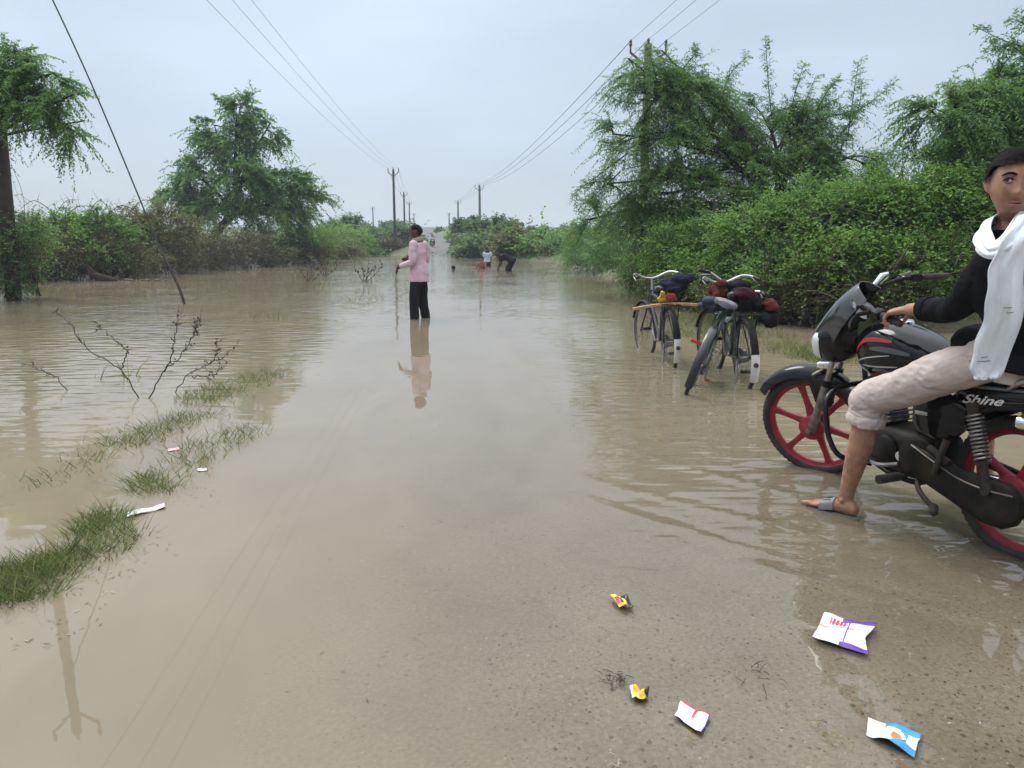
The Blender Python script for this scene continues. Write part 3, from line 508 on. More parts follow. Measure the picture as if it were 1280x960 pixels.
# --- grass
def grass_object(name, spots, label=None, h=(.10, .26), w=.006, seed=5, per=48):
    g = np.random.default_rng(seed); S0 = []
    for (x, y, r, k) in spots:
        n_ = int(per * k); a_ = g.uniform(0, 6.283, n_); rr_ = r * np.sqrt(g.uniform(0, 1, n_)); S0.append(np.stack([x + np.cos(a_) * rr_, y + np.sin(a_) * rr_, np.zeros(n_)], 1))
    S0 = np.vstack(S0); n_ = len(S0); S0[:, 2] = np.maximum(ground_z(S0[:, 0], S0[:, 1]), -.05) - .01
    d = nrm(np.stack([g.normal(0, .30, n_), g.normal(0, .30, n_), np.ones(n_)], 1)); hh_ = g.uniform(*h, n_)[:, None] * g.uniform(.45, 1, (n_, 1)); side = nrm(np.cross(d, g.normal(0, 1, (n_, 3)))) * w / 2
    bend = nrm(d * V(1, 1, 0) + 1e-6); vs = []
    for t_ in (0, .4, .75, 1.): P_ = S0 + d * hh_ * t_ + bend * hh_ * .32 * t_ ** 2 + V(0, 0, -1) * hh_ * .18 * t_ ** 2.5; vs += [P_ - side * (1.05 - t_), P_ + side * (1.05 - t_)]
    v = np.stack(vs, 1).reshape(-1, 3); o = np.arange(n_)[:, None] * 8; q = np.concatenate([np.stack([o + 2 * k, o + 2 * k + 1, o + 2 * k + 3, o + 2 * k + 2], -1) for k in range(3)], 1).reshape(-1, 4)
    tn = np.repeat(np.clip(g.normal(.45, .27, n_), 0, 1), 3); ob = quadmesh(name, v, q, GRASS, tn); tag(ob, label, None, None, 'stuff'); return ob
g = np.random.default_rng(3); sp_ = []
def tuft(px, py, r, k): P_ = atz0(px, py); sp_.append((P_[0], P_[1], r, k))
def atz0(px, py):
    u = (px - 640) / FPX; v = (480 - py) / FPX; d = V(u, _c + v * _s, -_s + v * _c); return V(0, 0, CAM_H) + d * (-CAM_H / d[2])
for px, py, r, k in [(20, 720, .14, 6), (60, 705, .13, 6), (0, 745, .12, 5), (40, 740, .1, 3.2), (95, 690, .09, 3), (130, 650, .12, 5), (110, 665, .09, 3), (150, 672, .1, 2.2), (-40, 740, .2, 6), (85, 715, .09, 1.5), (140, 690, .08, 1.),
                     (188, 610, .11, 2.6), (180, 600, .08, 1.8), (205, 612, .1, .7), (172, 548, .22, 3), (205, 535, .22, 4.2), (235, 522, .2, 3.4), (160, 555, .16, 1.2), (250, 500, .2, 2.), (110, 575, .14, .8), (60, 600, .16, .7),
                     (265, 492, .28, 4), (295, 482, .3, 4.5), (325, 472, .24, 3.6), (240, 575, .16, 1.3), (262, 560, .2, 1.8), (290, 548, .2, 1.8), (310, 540, .16, 1.), (225, 590, .14, .6), (275, 500, .3, 1.5), (335, 465, .2, 1.2), (215, 560, .2, .5), (120, 560, .2, .6), (90, 590, .2, .4)]: tuft(px, py, r, k)
grass_object('berm_grass', sp_, h=(.06, .20), w=.0075, per=190)
sp_ = []
for px, py, r, k in [(870, 418, .5, 8), (890, 408, .5, 8), (910, 405, .5, 6), (860, 400, .5, 5), (1000, 440, .4, 5), (1020, 447, .35, 6), (1045, 450, .35, 5), (985, 432, .4, 3), (790, 372, .7, 3), (760, 362, .8, 3), (735, 350, .9, 2), (960, 420, .4, 3)]: tuft(px, py, r, k)
grass_object('verge_grass', sp_, h=(.12, .38), w=.010, seed=6, per=70)
sp_ = []
for k in range(60): Y_ = g.uniform(20, 66); sp_.append((float(bank_l(Y_)) + g.uniform(-.2, 1.5), Y_, .5, .5))
for px, py in [(405, 355), (400, 360), (365, 345), (420, 340), (440, 352), (460, 345), (478, 350), (485, 345), (455, 375), (487, 374), (395, 330), (380, 333), (410, 326), (150, 470), (330, 400)]: P_ = atz0(px, py); sp_.append((P_[0], P_[1], .35, .5))
grass_object('bank_reeds', sp_, h=(.2, .6), w=.016, seed=8, per=26)
# ------------------------------------------------------------------ poles and lines
POLE_BROWN = mat('rusted_steel', (.048, .030, .026), .75, var=.35, scale=6, bump=.002)
CONC = mat('pole_concrete', (.15, .135, .115), .9, var=.25, scale=5, bump=.003)
POLE_DARK = mat('dark_steel', (.055, .05, .048), .7, var=.3, scale=5)
PORC = mat('insulator', (.10, .075, .06), .25)
WIRE = mat('wire', (.09, .095, .10), .6, 0.3)
GP = 'power poles along the flooded road'
def pole(label, x, y, h, m, r=.11, arms=.45, rot=0., lean=(0, 0), group=GP):
    z = min(0, gz(x, y)) if y < 60 else gz(x, y)
    t = thing('power_pole', label, 'power pole', (x, y, z), (lean[0], lean[1], rot), group); h -= z if y < 60 else 0
    b = MB(); b.tube([(0, 0, -.3), (0, 0, h * .5), (0, 0, h)], [r, r * .85, r * .68], 10); b.build('shaft', m, t)
    b = MB()
    for s in (-1, 1): b.bar((0, .0, h - .62), (s * arms, 0, h - .22), .06, .06, (0, 1, 0)); b.bar((s * arms, 0, h - .25), (s * arms, 0, h - .05), .05, .05, (0, 1, 0))
    b.build('crossarm', m, t); ends = []
    for s in (-1, 0, 1):
        z0 = h - .06 if s else h - .02; c = V(s * arms, 0, z0); b = MB(); b.lathe([(.012, 0), (.045, .02), (.05, .06), (.03, .08), (.045, .11), (.04, .15), (.02, .18), (.012, .19)], c, V(0, 0, 1), 10); b.build('insulator', PORC, t); ends.append(V(x + s * arms, y, z + z0 + .15))
    return t, ends
def wire(label, a, b, sag=.5, r=.0048, group='overhead power lines'):
    a, b = V(*a), V(*b); t_ = np.linspace(0, 1, 26)[:, None]; P = a * (1 - t_) + b * t_; P[:, 2] -= 4 * sag * (t_ * (1 - t_))[:, 0]
    m_ = MB(); m_.tube(P - P[0], r, 5); o = m_.build('power_line', WIRE); o.location = P[0]; return tag(o, label, 'power line', group)
pl, _ = pole('tall leaning brown rusted pole at left edge, standing in the bushes', -10.98, 17.1, 10.7, POLE_BROWN, .165, .5, R(14), (0, R(1.5)), None)
pl['group'] = GP
names = ['tall slender dark pole standing in the water left of the man in the pink shirt', 'second dark pole in the row behind the man in the pink shirt', 'third dark pole just left of the pink shirted man head', 'last visible dark pole nearly hidden by the man head']
LE = []
for lab, x, y, h in zip(names, (-10.25, -15.1, -20.6, -27.5), (69, 111, 159, 222), (6.8, 6.6, 6.4, 4.6)):
    _, e_ = pole(lab, x, y, h, POLE_DARK, .13 if y < 70 else .15); LE.append(e_)
pole('lone pale pole far off over the left bank bushes', -32.5, 185, 5.6, POLE_DARK, .16)
RE = []
for lab, x, y, h, r in (('thick concrete pole half buried in the mesquite foliage', 3.86, 23.3, 6.75, .15), ('concrete pole rising over the broad light green far tree', -3.75, 92, 6.6, .17), ('thinner pole left of the far trees', -9.4, 138, 6.2, .18), ('farthest pole right of the road, barely over the far trees', -15.5, 195, 4.2, .2)):
    _, e_ = pole(lab, x, y, h, CONC, r, .5); RE.append(e_)
EX = [V(-5.45, -6, 7.9), V(-4.95, -6, 8.1), V(-4.3, -6, 7.9)]
wl = ['leftmost wire', 'middle wire', 'rightmost wire']
for k in range(3):
    wire(wl[k] + ' of the three lines running down the left of the road', EX[k], LE[0][k], .9)
    for j in range(2): wire(wl[k] + ' of the far left row between its ' + ('first and second' if j == 0 else 'second and third') + ' dark pole', LE[j][k], LE[j + 1][k], .5, .012)
    e2 = RE[0][k] + (RE[0][k] - RE[1][k]) * (36 / 68.7) ; e2[2] = 7.6
    wire(wl[k] + ' of the right hand lines from the concrete pole over the camera', e2, RE[0][k], .4)
    wire(wl[k] + ' of the right hand lines from the concrete pole to the far trees', RE[0][k], RE[1][k], .8, .010)
    wire(wl[k] + ' of the right hand lines beyond the far trees', RE[1][k], RE[2][k], .4, .012)
b = MB(); top = V(-10.73, 17.1, 9.2); lo = V(-7.15, 16.1, .95); b.tube(catmull([top, (top + lo) / 2 + V(.18, 0, -.12), lo], 24) - lo, .016, 6)
o = b.build('guy_wire', mat('guy_steel', (.05, .05, .052), .6, .4)); o.location = lo; tag(o, 'thick dark stay wire slanting down from the brown pole into the water', 'stay wire')
b = MB(); b.tube(catmull([lo, V(-6.95, 16.05, .55), V(-6.78, 16.0, .1), V(-6.7, 16, -.5)], 10) - lo, [.03] * 10, 6); b.build('anchor_rod', POLE_BROWN, o)
# ------------------------------------------------------------------ dead branches standing in the water, log, floating bits
TWIGB = mat('wet_twig', (.062, .045, .034), .8, var=.4, scale=30)
def twigs(name, label, base_px, paths, r=.007, seed=1, leaves=26, group=None, cat='branch'):
    g = np.random.default_rng(seed); b0 = atz0(*base_px); o_ = MB()
    for pts in paths:
        Q = [V(b0[0], b0[1], -.08) if i == 0 and p == base_px else at(p[0], p[1], b0[1] + (p[2] if len(p) > 2 else 0)) for i, p in enumerate(pts)]
        C = catmull(Q, 5 * len(Q)); C[1:] += g.normal(0, .007, (len(C) - 1, 3)); o_.tube(C - b0, np.linspace(r, r * .3, len(C)), 5)
        for k in range(leaves // len(paths) + 5):
            j = g.integers(len(C) // 3, len(C)); d = nrm(V(*g.normal(0, 1, 3)) + V(0, 0, .25)); l = g.uniform(.02, .10) * (b0[1] / 6.5); o_.tube([C[j] - b0, C[j] - b0 + d * l], [r * .5, r * .18], 4)
            if g.random() < .5: o_.ball(C[j] - b0 + d * l * .5, V(.006, .005, .009) * g.uniform(.6, 1.3) * (b0[1] / 6.5), 5)
    ob = o_.build(name, TWIGB, sharp=80); ob.location = b0; return tag(ob, label, cat, group)
twigs('dead_branch', 'forked bare twig branch rising from the water beside the grass strip', (180, 498), [[(180, 498), (150, 462, .1), (105, 432, .2), (88, 405, .2), (62, 388, .3)], [(180, 498), (200, 468, .0), (222, 450, 0), (240, 420, .1), (252, 395, .1)], [(150, 462, .1), (158, 440, .1), (140, 420, .2), (120, 405, .2)], [(205, 465, 0), (216, 440, -.1), (220, 410, -.1), (222, 395, -.1)], [(238, 425, .1), (245, 412, 0), (248, 398, 0)]], .0062, 4, 60)
twigs('dead_branch', 'low bare twig bending right over the grass strip', (210, 492), [[(210, 492), (235, 468, .1), (262, 455, .2), (285, 442, .2), (298, 428, .2)], [(262, 455, .2), (272, 440, .2), (270, 425, .2)], [(240, 470, .1), (262, 470, .2), (280, 458, .2)]], .0052, 5, 50)
twigs('dead_branch', 'thin bare twig lying low on the still water left of the forked branch', (90, 490), [[(90, 490), (70, 472, .1), (48, 462, .1), (34, 455, .2)]], .005, 6, 8)
for px, py, lab in ((405, 345, 'brown weed stalks poking out of the water near the left bank end'), (455, 352, 'thin weed stalks in open water left of the man in the pink shirt'), (385, 352, 'sparse weed stalks in the water below the left bank')):
    twigs('weed_stalk', lab, (px, py), [[(px, py), (px - 6 + k * 5, py - 9 - 4 * (k % 2), 0), (px - 12 + k * 9, py - 16 - 6 * (k % 3), .1)] for k in range(5)], .016, px, 10, 'weed stalks standing in the flood', 'weeds')
# log on the left bank
lp = at(124, 342, 25.0); lp[2] = .0; t = thing('driftwood_log', 'reddish brown broken log at the waterline of the left bank', 'log', tuple(lp)); b = MB()
g = np.random.default_rng(9); C = catmull([(-.35, .1, .32), (-.1, 0, .16), (.25, -.05, .1), (.55, 0, .02)], 12); b.tube(C, np.array([.08, .10, .10, .11, .12, .11, .10, .09, .09, .08, .07, .04]) * g.uniform(.85, 1.15, 12), 9, rnd=True); b.build('log_body', mat('log_wood', (.045, .026, .019), .95, var=.6, scale=7, bump=.02), t)
b = MB(); b.tube([(-.1, 0, .2), (-.25, -.1, .42), (-.3, -.1, .5)], [.06, .045, .02], 7); b.build('branch_stub', mat('log_wood', ()), t)
b = MB()
for k in range(6): b.ball(V(.7 + .28 * k + g.normal(0, .05), .1 + g.normal(0, .1), .02), V(.09, .07, .05) * g.uniform(.5, 1.2), 8)
o = b.build('bank_stones', mat('bank_stone', (.11, .085, .06), .9, var=.3, scale=9)); o.location = lp; tag(o, kind='stuff')
# ------------------------------------------------------------------ litter
def plastic(n, c): return mat(n, c, .32, var=.05, scale=40, bump=.0012, bscale=60)
WHITE_P, PURP, RED_P, YEL_P, BLK_P, BLUE_P, ORNG, PALE, PINK_P = plastic('packet_white', (.70, .70, .72)), plastic('packet_purple', (.13, .05, .36)), plastic('packet_red', (.58, .05, .09)), plastic('packet_yellow', (.72, .47, .03)), plastic('packet_black', (.02, .022, .025)), plastic('packet_blue', (.03, .28, .70)), plastic('packet_orange', (.55, .20, .04)), plastic('packet_pale', (.62, .60, .57)), plastic('packet_pink', (.70, .42, .45))
GREYPRINT = plastic('packet_grey_print', (.45, .47, .53))
def packet(name, label, cat, quad, mats, paint, n=(26, 18), cr=.006, seed=1, lift=.006, notch=None, group='litter packets on the wet road'):
    """a crumpled wrapper whose four corners stand at the given photo pixels; paint(u,v) picks the print"""
    g = np.random.default_rng(seed); Q = [atz0(*p) for p in quad]; c = np.mean(Q, 0); b = MB(); U, Vv = np.linspace(0, 1, n[0]), np.linspace(0, 1, n[1]); G = []
    f1, f2 = g.uniform(5, 9, 3), g.uniform(5, 9, 3); ph = g.uniform(0, 6, 3)
    for u in U:
        row = []
        for v in Vv:
            uu = u
            if notch: uu = notch(u, v)
            p = (Q[0] * (1 - uu) + Q[1] * uu) * (1 - v) + (Q[3] * (1 - uu) + Q[2] * uu) * v
            z = lift + cr * (1 + .5 * sum(math.sin(f1[k] * u + f2[k] * v + ph[k]) for k in range(3)) + .5 * abs(math.sin(7 * u - 5 * v + ph[0]))); row.append(p - c + V(0, 0, z))
        G.append(row)
    G = np.array(G); vs = G.reshape(-1, 3); nv = n[1]; fs, ms = [], []
    for i in range(n[0] - 1):
        for j in range(nv - 1): fs.append((i * nv + j, (i + 1) * nv + j, (i + 1) * nv + j + 1, i * nv + j + 1)); ms.append(paint((i + .5) / (n[0] - 1), (j + .5) / (nv - 1)))
    b.v, b.f, b.m, b.n = [vs], fs, ms, len(vs); o = b.build(name, mats, sharp=50); gzc = max(gz(c[0], c[1]), -.004); o.location = (c[0], c[1], gzc)
    sm = o.modifiers.new('thickness', 'SOLIDIFY'); sm.thickness = .0012; sm.offset = 0; return tag(o, label, cat, group)
def paint_a(u, v):
    if u > .93 and False: return 1
    if (v < .13 and u > .38) or (v > .86 and u > .46): return 1
    if .5 < u < .525: return 1
    if abs(v - (.42 - .08 * u)) < .028 and u < .8: return 4
    if v < .36 and .16 < u < .5 and (abs(math.sin(u * 46)) > .45 or .2 < v < .24) and .12 < v < .32: return 2
    if .5 < v < .82 and u < .44 and u > .1 and int(v * 40) % 3 == 0 and math.sin(u * 90) > -.4: return 3
    if .2 < v < .8 and .58 < u < .9 and int(v * 40) % 4 == 0 and math.sin(u * 80) > 0: return 3
    return 0
packet('snack_packet', 'torn white and purple packet with red print, lying in the shallows below the motorcycle wheel', 'wrapper', [(1030, 771), (1096, 783), (1086, 821), (1015, 800)], [WHITE_P, PURP, RED_P, GREYPRINT, plastic('packet_tan', (.48, .36, .22))], paint_a, (44, 30), .006, 2, notch=lambda u, v: min(u, .86 + .28 * abs(v - .55)) if u > .8 else max(u, .0 + .10 * (abs(v - .8) < .0)))
packet('snack_packet', 'small black packet with yellow and red label, farthest from the camera on the road', 'wrapper', [(762, 747), (782, 749), (793, 763), (774, 762)], [BLK_P, YEL_P, RED_P], lambda u, v: 2 if (abs(u - .27) < .17 and abs(v - .5) < .22) else (1 if u < .62 and (v < .2 or v > .74 or u > .5) else (1 if u < .5 and abs(v - .5) < .38 and abs(u - .27) > .2 else 0)), (20, 16), .010, 3)
packet('snack_packet', 'crumpled yellow scrap beside the dark weed clump', 'wrapper', [(786, 862), (812, 868), (806, 880), (790, 876)], [YEL_P, PALE, BLK_P, GREYPRINT], lambda u, v: 2 if (u > .8 and v < .5) else (1 if u < .16 else (3 if (.4 < u < .5 and v > .5) or (u < .3 and v > .8) else 0)), (20, 16), .009, 4)
packet('snack_packet', 'small white packet with pink top edge, centre bottom of the road', 'wrapper', [(851, 880), (888, 897), (877, 920), (843, 898)], [WHITE_P, RED_P, GREYPRINT, PURP], lambda u, v: 1 if v < .10 or (abs(u - .56) < .035 and v < .6) else (3 if u > .965 else (2 if int(v * 34) % 3 == 0 and math.sin(u * 75) > -.2 and .15 < v < .9 else 0)), (34, 26), .005, 5)
packet('snack_packet', 'blue and white packet with an orange picture, nearest the camera at right', 'wrapper', [(1085, 900), (1151, 921), (1143, 947), (1083, 920)], [WHITE_P, BLUE_P, ORNG, GREYPRINT], lambda u, v: (0 if u < .32 + .1 * v else 2 if ((u - .58) / .11) ** 2 + ((v - .48) / .17) ** 2 < 1 else 0 if ((u - .56) / .2) ** 2 + ((v - .48) / .3) ** 2 < 1 or (u > .78 and .2 < v < .8) else 1), (44, 26), .006, 6)
packet('plastic_strip', 'white strip of plastic floating by the grass strip', 'wrapper', [(157, 643), (206, 631), (207, 636), (158, 648)], [PALE], lambda u, v: 0, (16, 5), .004, 7, group=None)
packet('plastic_scrap', 'pink scrap floating above the grass clump', 'wrapper', [(209, 562), (224, 560), (224, 563), (210, 565)], [PINK_P], lambda u, v: 0, (10, 6), .002, 8, group=None)
packet('plastic_scrap', 'pale scrap floating right of the grass strip', 'wrapper', [(246, 587), (258, 586), (259, 589), (248, 590)], [PALE], lambda u, v: 0, (10, 6), .002, 9, group=None)
# stones set in the road, twig scraps
g = np.random.default_rng(12); n_ = 9000; x = g.uniform(-.75, 2.3, n_); y = 1.25 + 2.1 * g.uniform(0, 1, n_) ** 1.4; keep = (ground_z(x, y) > -.028) & (np.abs(x - road_c(y)) < 1.95); x, y = x[keep], y[keep]; n_ = len(x)
cube = np.array([(-1, -1, -.5), (1, -1, -.5), (1, 1, -.5), (-1, 1, -.5), (-.6, -.6, 1), (.6, -.6, 1), (.6, .6, 1), (-.6, .6, 1)], float)
r_ = .0012 + .0042 * g.random(n_) ** 3.2; a_ = g.uniform(0, 6.283, n_); sx, sy, sz = (g.uniform(.7, 1.5, n_) for _ in range(3)); loc = cube[None] * np.stack([sx, sy, sz * .55], 1)[:, None] * r_[:, None, None] + g.normal(0, .12, (n_, 8, 3)) * r_[:, None, None]
ca, sa = np.cos(a_)[:, None], np.sin(a_)[:, None]; v = np.stack([loc[..., 0] * ca - loc[..., 1] * sa + x[:, None], loc[..., 0] * sa + loc[..., 1] * ca + y[:, None], loc[..., 2] + (ground_z(x, y) + .005)[:, None]], -1).reshape(-1, 3)
q = np.array([(4, 5, 6, 7), (0, 1, 5, 4), (1, 2, 6, 5), (2, 3, 7, 6), (3, 0, 4, 7)])[None] + np.arange(n_)[:, None, None] * 8
GRAVEL = leafmat('road_grit', (.085, .068, .050), (.25, .205, .155), (.50, .46, .40), 0.); tn = np.repeat(np.where(g.random(n_) < .3, g.uniform(0, .3, n_), g.uniform(.3, 1, n_)), 5)
tag(quadmesh('road_gravel', v, q.reshape(-1, 4), GRAVEL, tn), kind='stuff')
def scrap(label, px, py, pts, seed, m=BARK_DRY, name='twig_scrap', k=8, s=.05):
    g = np.random.default_rng(seed); c = atz0(px, py); o_ = MB()
    for i in range(k):
        a = g.normal(0, s * .5, 3) * V(1, 1, 0) + V(0, 0, .004); d = nrm(g.normal(0, 1, 3) * V(1, 1, .12)) ; l = g.uniform(.2, .9) * s; o_.tube(catmull([a, a + d * l * .5 + V(0, 0, .003), a + d * l + g.normal(0, .006, 3) * V(1, 1, .2)], 5), [.0013, .0012, .0011, .0009, .0006], 4)
    o = o_.build(name, m, sharp=80); o.location = (c[0], c[1], max(gz(c[0], c[1]), -.003) + .005); return tag(o, label, 'plant scrap', None, None if k > 30 else 'stuff')
scrap('dark weed clump beside the yellow scrap', 770, 850, None, 21, BARK, 'weed_clump', 34, .045)
scrap('thin dark twig bits lying between the packets', 945, 846, None, 22, BARK, 'twig_scrap', 11, .07)
scrap('wisp of yellowed grass on the road between the two right packets', 1040, 922, None, 23, mat('straw', (.24, .21, .06), .8), 'straw_wisp', 12, .045)
scrap('pale straw bits at the bottom edge of the road', 765, 953, None, 24, mat('pale_straw', (.45, .42, .34), .8), 'straw_wisp', 5, .03)
scrap('greenish straw beside the white packet with pink edge', 868, 928, None, 25, mat('straw', ()), 'straw_wisp', 4, .03)
# straw and leaf scraps drifting on the water along the grass strip and the banks
g = np.random.default_rng(41); C = []
for px, py, r, k in [(60, 770, .25, 60), (150, 700, .25, 60), (215, 625, .25, 50), (250, 540, .4, 60), (330, 490, .5, 50), (120, 600, .5, 50), (200, 520, .5, 50), (420, 520, 1.2, 30), (990, 425, .6, 60), (880, 430, .5, 40), (700, 640, .5, 16), (560, 700, .5, 14), (450, 800, .4, 10), (1150, 690, .3, 14)]:
    c = atz0(px, py); a = g.uniform(0, 6.283, k); q_ = r * np.sqrt(g.random(k)); C.append(np.stack([c[0] + np.cos(a) * q_, c[1] + np.sin(a) * q_, np.full(k, .003)], 1))
for k in range(500): Y_ = g.uniform(20, 60); C.append(np.array([[float(bank_l(Y_)) + g.uniform(.2, 2.6) ** 1.2, Y_, .004]]))
C = np.vstack(C); n_ = len(C); a = g.uniform(0, 6.283, n_); k_ = np.where(C[:, 1] > 15, 3.5, 1.)[:, None]; l = np.stack([np.cos(a), np.sin(a), np.zeros(n_)], 1) * g.uniform(.004, .018, (n_, 1)) * k_; w = np.stack([-np.sin(a), np.cos(a), np.zeros(n_)], 1) * g.uniform(.0010, .0028, (n_, 1)) * k_
v = np.stack([C - l, C + w, C + l + V(0, 0, .002), C - w], 1).reshape(-1, 3); tag(quadmesh('floating_debris', v, np.arange(n_ * 4).reshape(-1, 4), leafmat('straw_scraps', (.05, .035, .022), (.14, .11, .06), (.36, .31, .22), .1), g.random(n_)), kind='stuff')
# ------------------------------------------------------------------ motorcycle
BLACK = mat('black_paint', (.006, .006, .008), .05, var=.25, scale=9, coat=0., dirt=.14, spec=.32)
BLACKM = mat('black_metal', (.0055, .0055, .006), .5, col2=(.026, .020, .014), scale=11, bump=.0006, spec=.15)
BLACKP = mat('black_plastic', (.010, .010, .011), .5, spec=.18, bump=.0004, bscale=300)
RUBBER = mat('tyre_rubber', (.016, .016, .016), .75, var=.5, scale=10, col2=(.045, .038, .03), bump=.0015, bscale=90)
REDP = mat('red_wheel_paint', (.36, .011, .030), .40, col2=(.15, .016, .020), scale=16, dirt=.7, bump=.0005, bscale=60)
CHROME = mat('chrome', (.72, .72, .73), .14, 1.)
STEEL = mat('dull_steel', (.34, .32, .30), .38, 1., var=.3, scale=18)
ALU = mat('dirty_alloy', (.20, .19, .18), .5, .7, var=.4, scale=22, bump=.0008)
RUST = mat('oily_rust', (.040, .026, .020), .7, .3, var=.5, scale=25, bump=.001)
SEATM = mat('seat_vinyl', (.008, .008, .009), .5, spec=.18, bump=.0007, bscale=220)
LENS = mat('headlight_lens', (.62, .64, .64), .06, .2, coat=.8)
DIALF = mat('dial_face', (.46, .47, .48), .2, coat=.6)
STRIPE_S = mat('silver_decal', (.50, .50, .51), .3, .3); STRIPE_R = mat('red_decal', (.36, .012, .025), .3); STRIPE_G = mat('grey_decal', (.075, .078, .085), .3)
def wheel(parent, name, c, r, tw, spokes, offs=0., xf=None, drum=0., tyre_w=None):
    """cast spoke motorcycle wheel turning about y"""
    c = V(*c); ax = V(0, 1, 0); X = lambda v: v if xf is None else xf(v)
    b = MB(); b.lathe([(.02, -.075), (.055, -.072), (.062, -.05), (.05, -.03), (.05, .03), (.07, .045), (.07, .06), (.03, .075), (.012, .09)], c, ax, 22); hub = b.build(name, REDP, parent, xf=xf)
    b = MB(); ang = np.linspace(-2.35, 2.35, 13); k = tw; cr = r - k * .78
    prof = [(cr + math.cos(a) * k * .78, math.sin(a) * k * .92) for a in ang]; prof += [(cr - k * .25, k * .52), (cr - k * .25, -k * .52)]
    b.lathe(prof, c, ax, 72, full=True); b.build('tyre', RUBBER, hub, 30, xf)
    # tread blocks cut as raised ribs
    b = MB()
    for j in range(64):
        a = j * 2 * math.pi / 64
        for s in (-1, 1):
            d = V(math.cos(a), 0, math.sin(a)); tdir = V(-math.sin(a), 0, math.cos(a)); p0 = c + d * (r + .0005) + V(0, s * k * .12, 0); p1 = c + d * (r - k * .28) + V(0, s * k * .74, 0) + tdir * .018; b.bar(p0, p1, .012, .004, d)
    b.build('tread', RUBBER, hub, 30, xf)
    rr = cr - k * .22; b = MB(); b.lathe([(rr + .012, -k * .56), (rr + .004, -k * .62), (rr - .012, -k * .58), (rr - .020, -k * .34), (rr - .034, -k * .22), (rr - .036, 0), (rr - .034, k * .22), (rr - .020, k * .34), (rr - .012, k * .58), (rr + .004, k * .62), (rr + .012, k * .56)], c, ax, 64, full=False); b.build('rim', REDP, hub, 35, xf)
    for j in range(spokes):
        a = offs + j * 2 * math.pi / spokes; d = V(math.cos(a), 0, math.sin(a)); tdir = V(-math.sin(a), 0, math.cos(a)); b = MB(); rs = []
        for t_, w, h in ((.045, .062, .036), (.07, .048, .030), (.11, .034, .024), (.17, .030, .020), (rr - .05, .036, .020), (rr - .03, .052, .024)):
            cc = c + d * t_; q = [(w * .5, h * .35), (w * .32, h * .5), (-w * .32, h * .5), (-w * .5, h * .35), (-w * .5, -h * .35), (-w * .32, -h * .5), (w * .32, -h * .5), (w * .5, -h * .35)]; rs.append([cc + tdir * p[0] + V(0, p[1], 0) for p in q])
        b.rings(rs); b.build('spoke', REDP, hub, 40, xf)
    return hub
MROOT = V(2.121, 3.08, -.03); MH = math.atan2(.953, -.303); MLEAN = R(-2)
Mrot = Matrix.Rotation(MH, 3, 'Z') @ Matrix.Rotation(MLEAN, 3, 'X')
MR = np.array(Mrot)
def mw(p): return MROOT + MR @ V(*p)
HEAD0 = V(.905, 0, .90); RAKE = R(27); AX = V(-math.sin(RAKE), 0, math.cos(RAKE)); STEER = R(31)
def steer(v):
    v = np.asarray(v, float); p = v - HEAD0; c, s = math.cos(STEER), math.sin(STEER); return HEAD0 + p * c + np.cross(AX, p) * s + np.outer(p @ AX, AX).reshape(p.shape) * (1 - c)
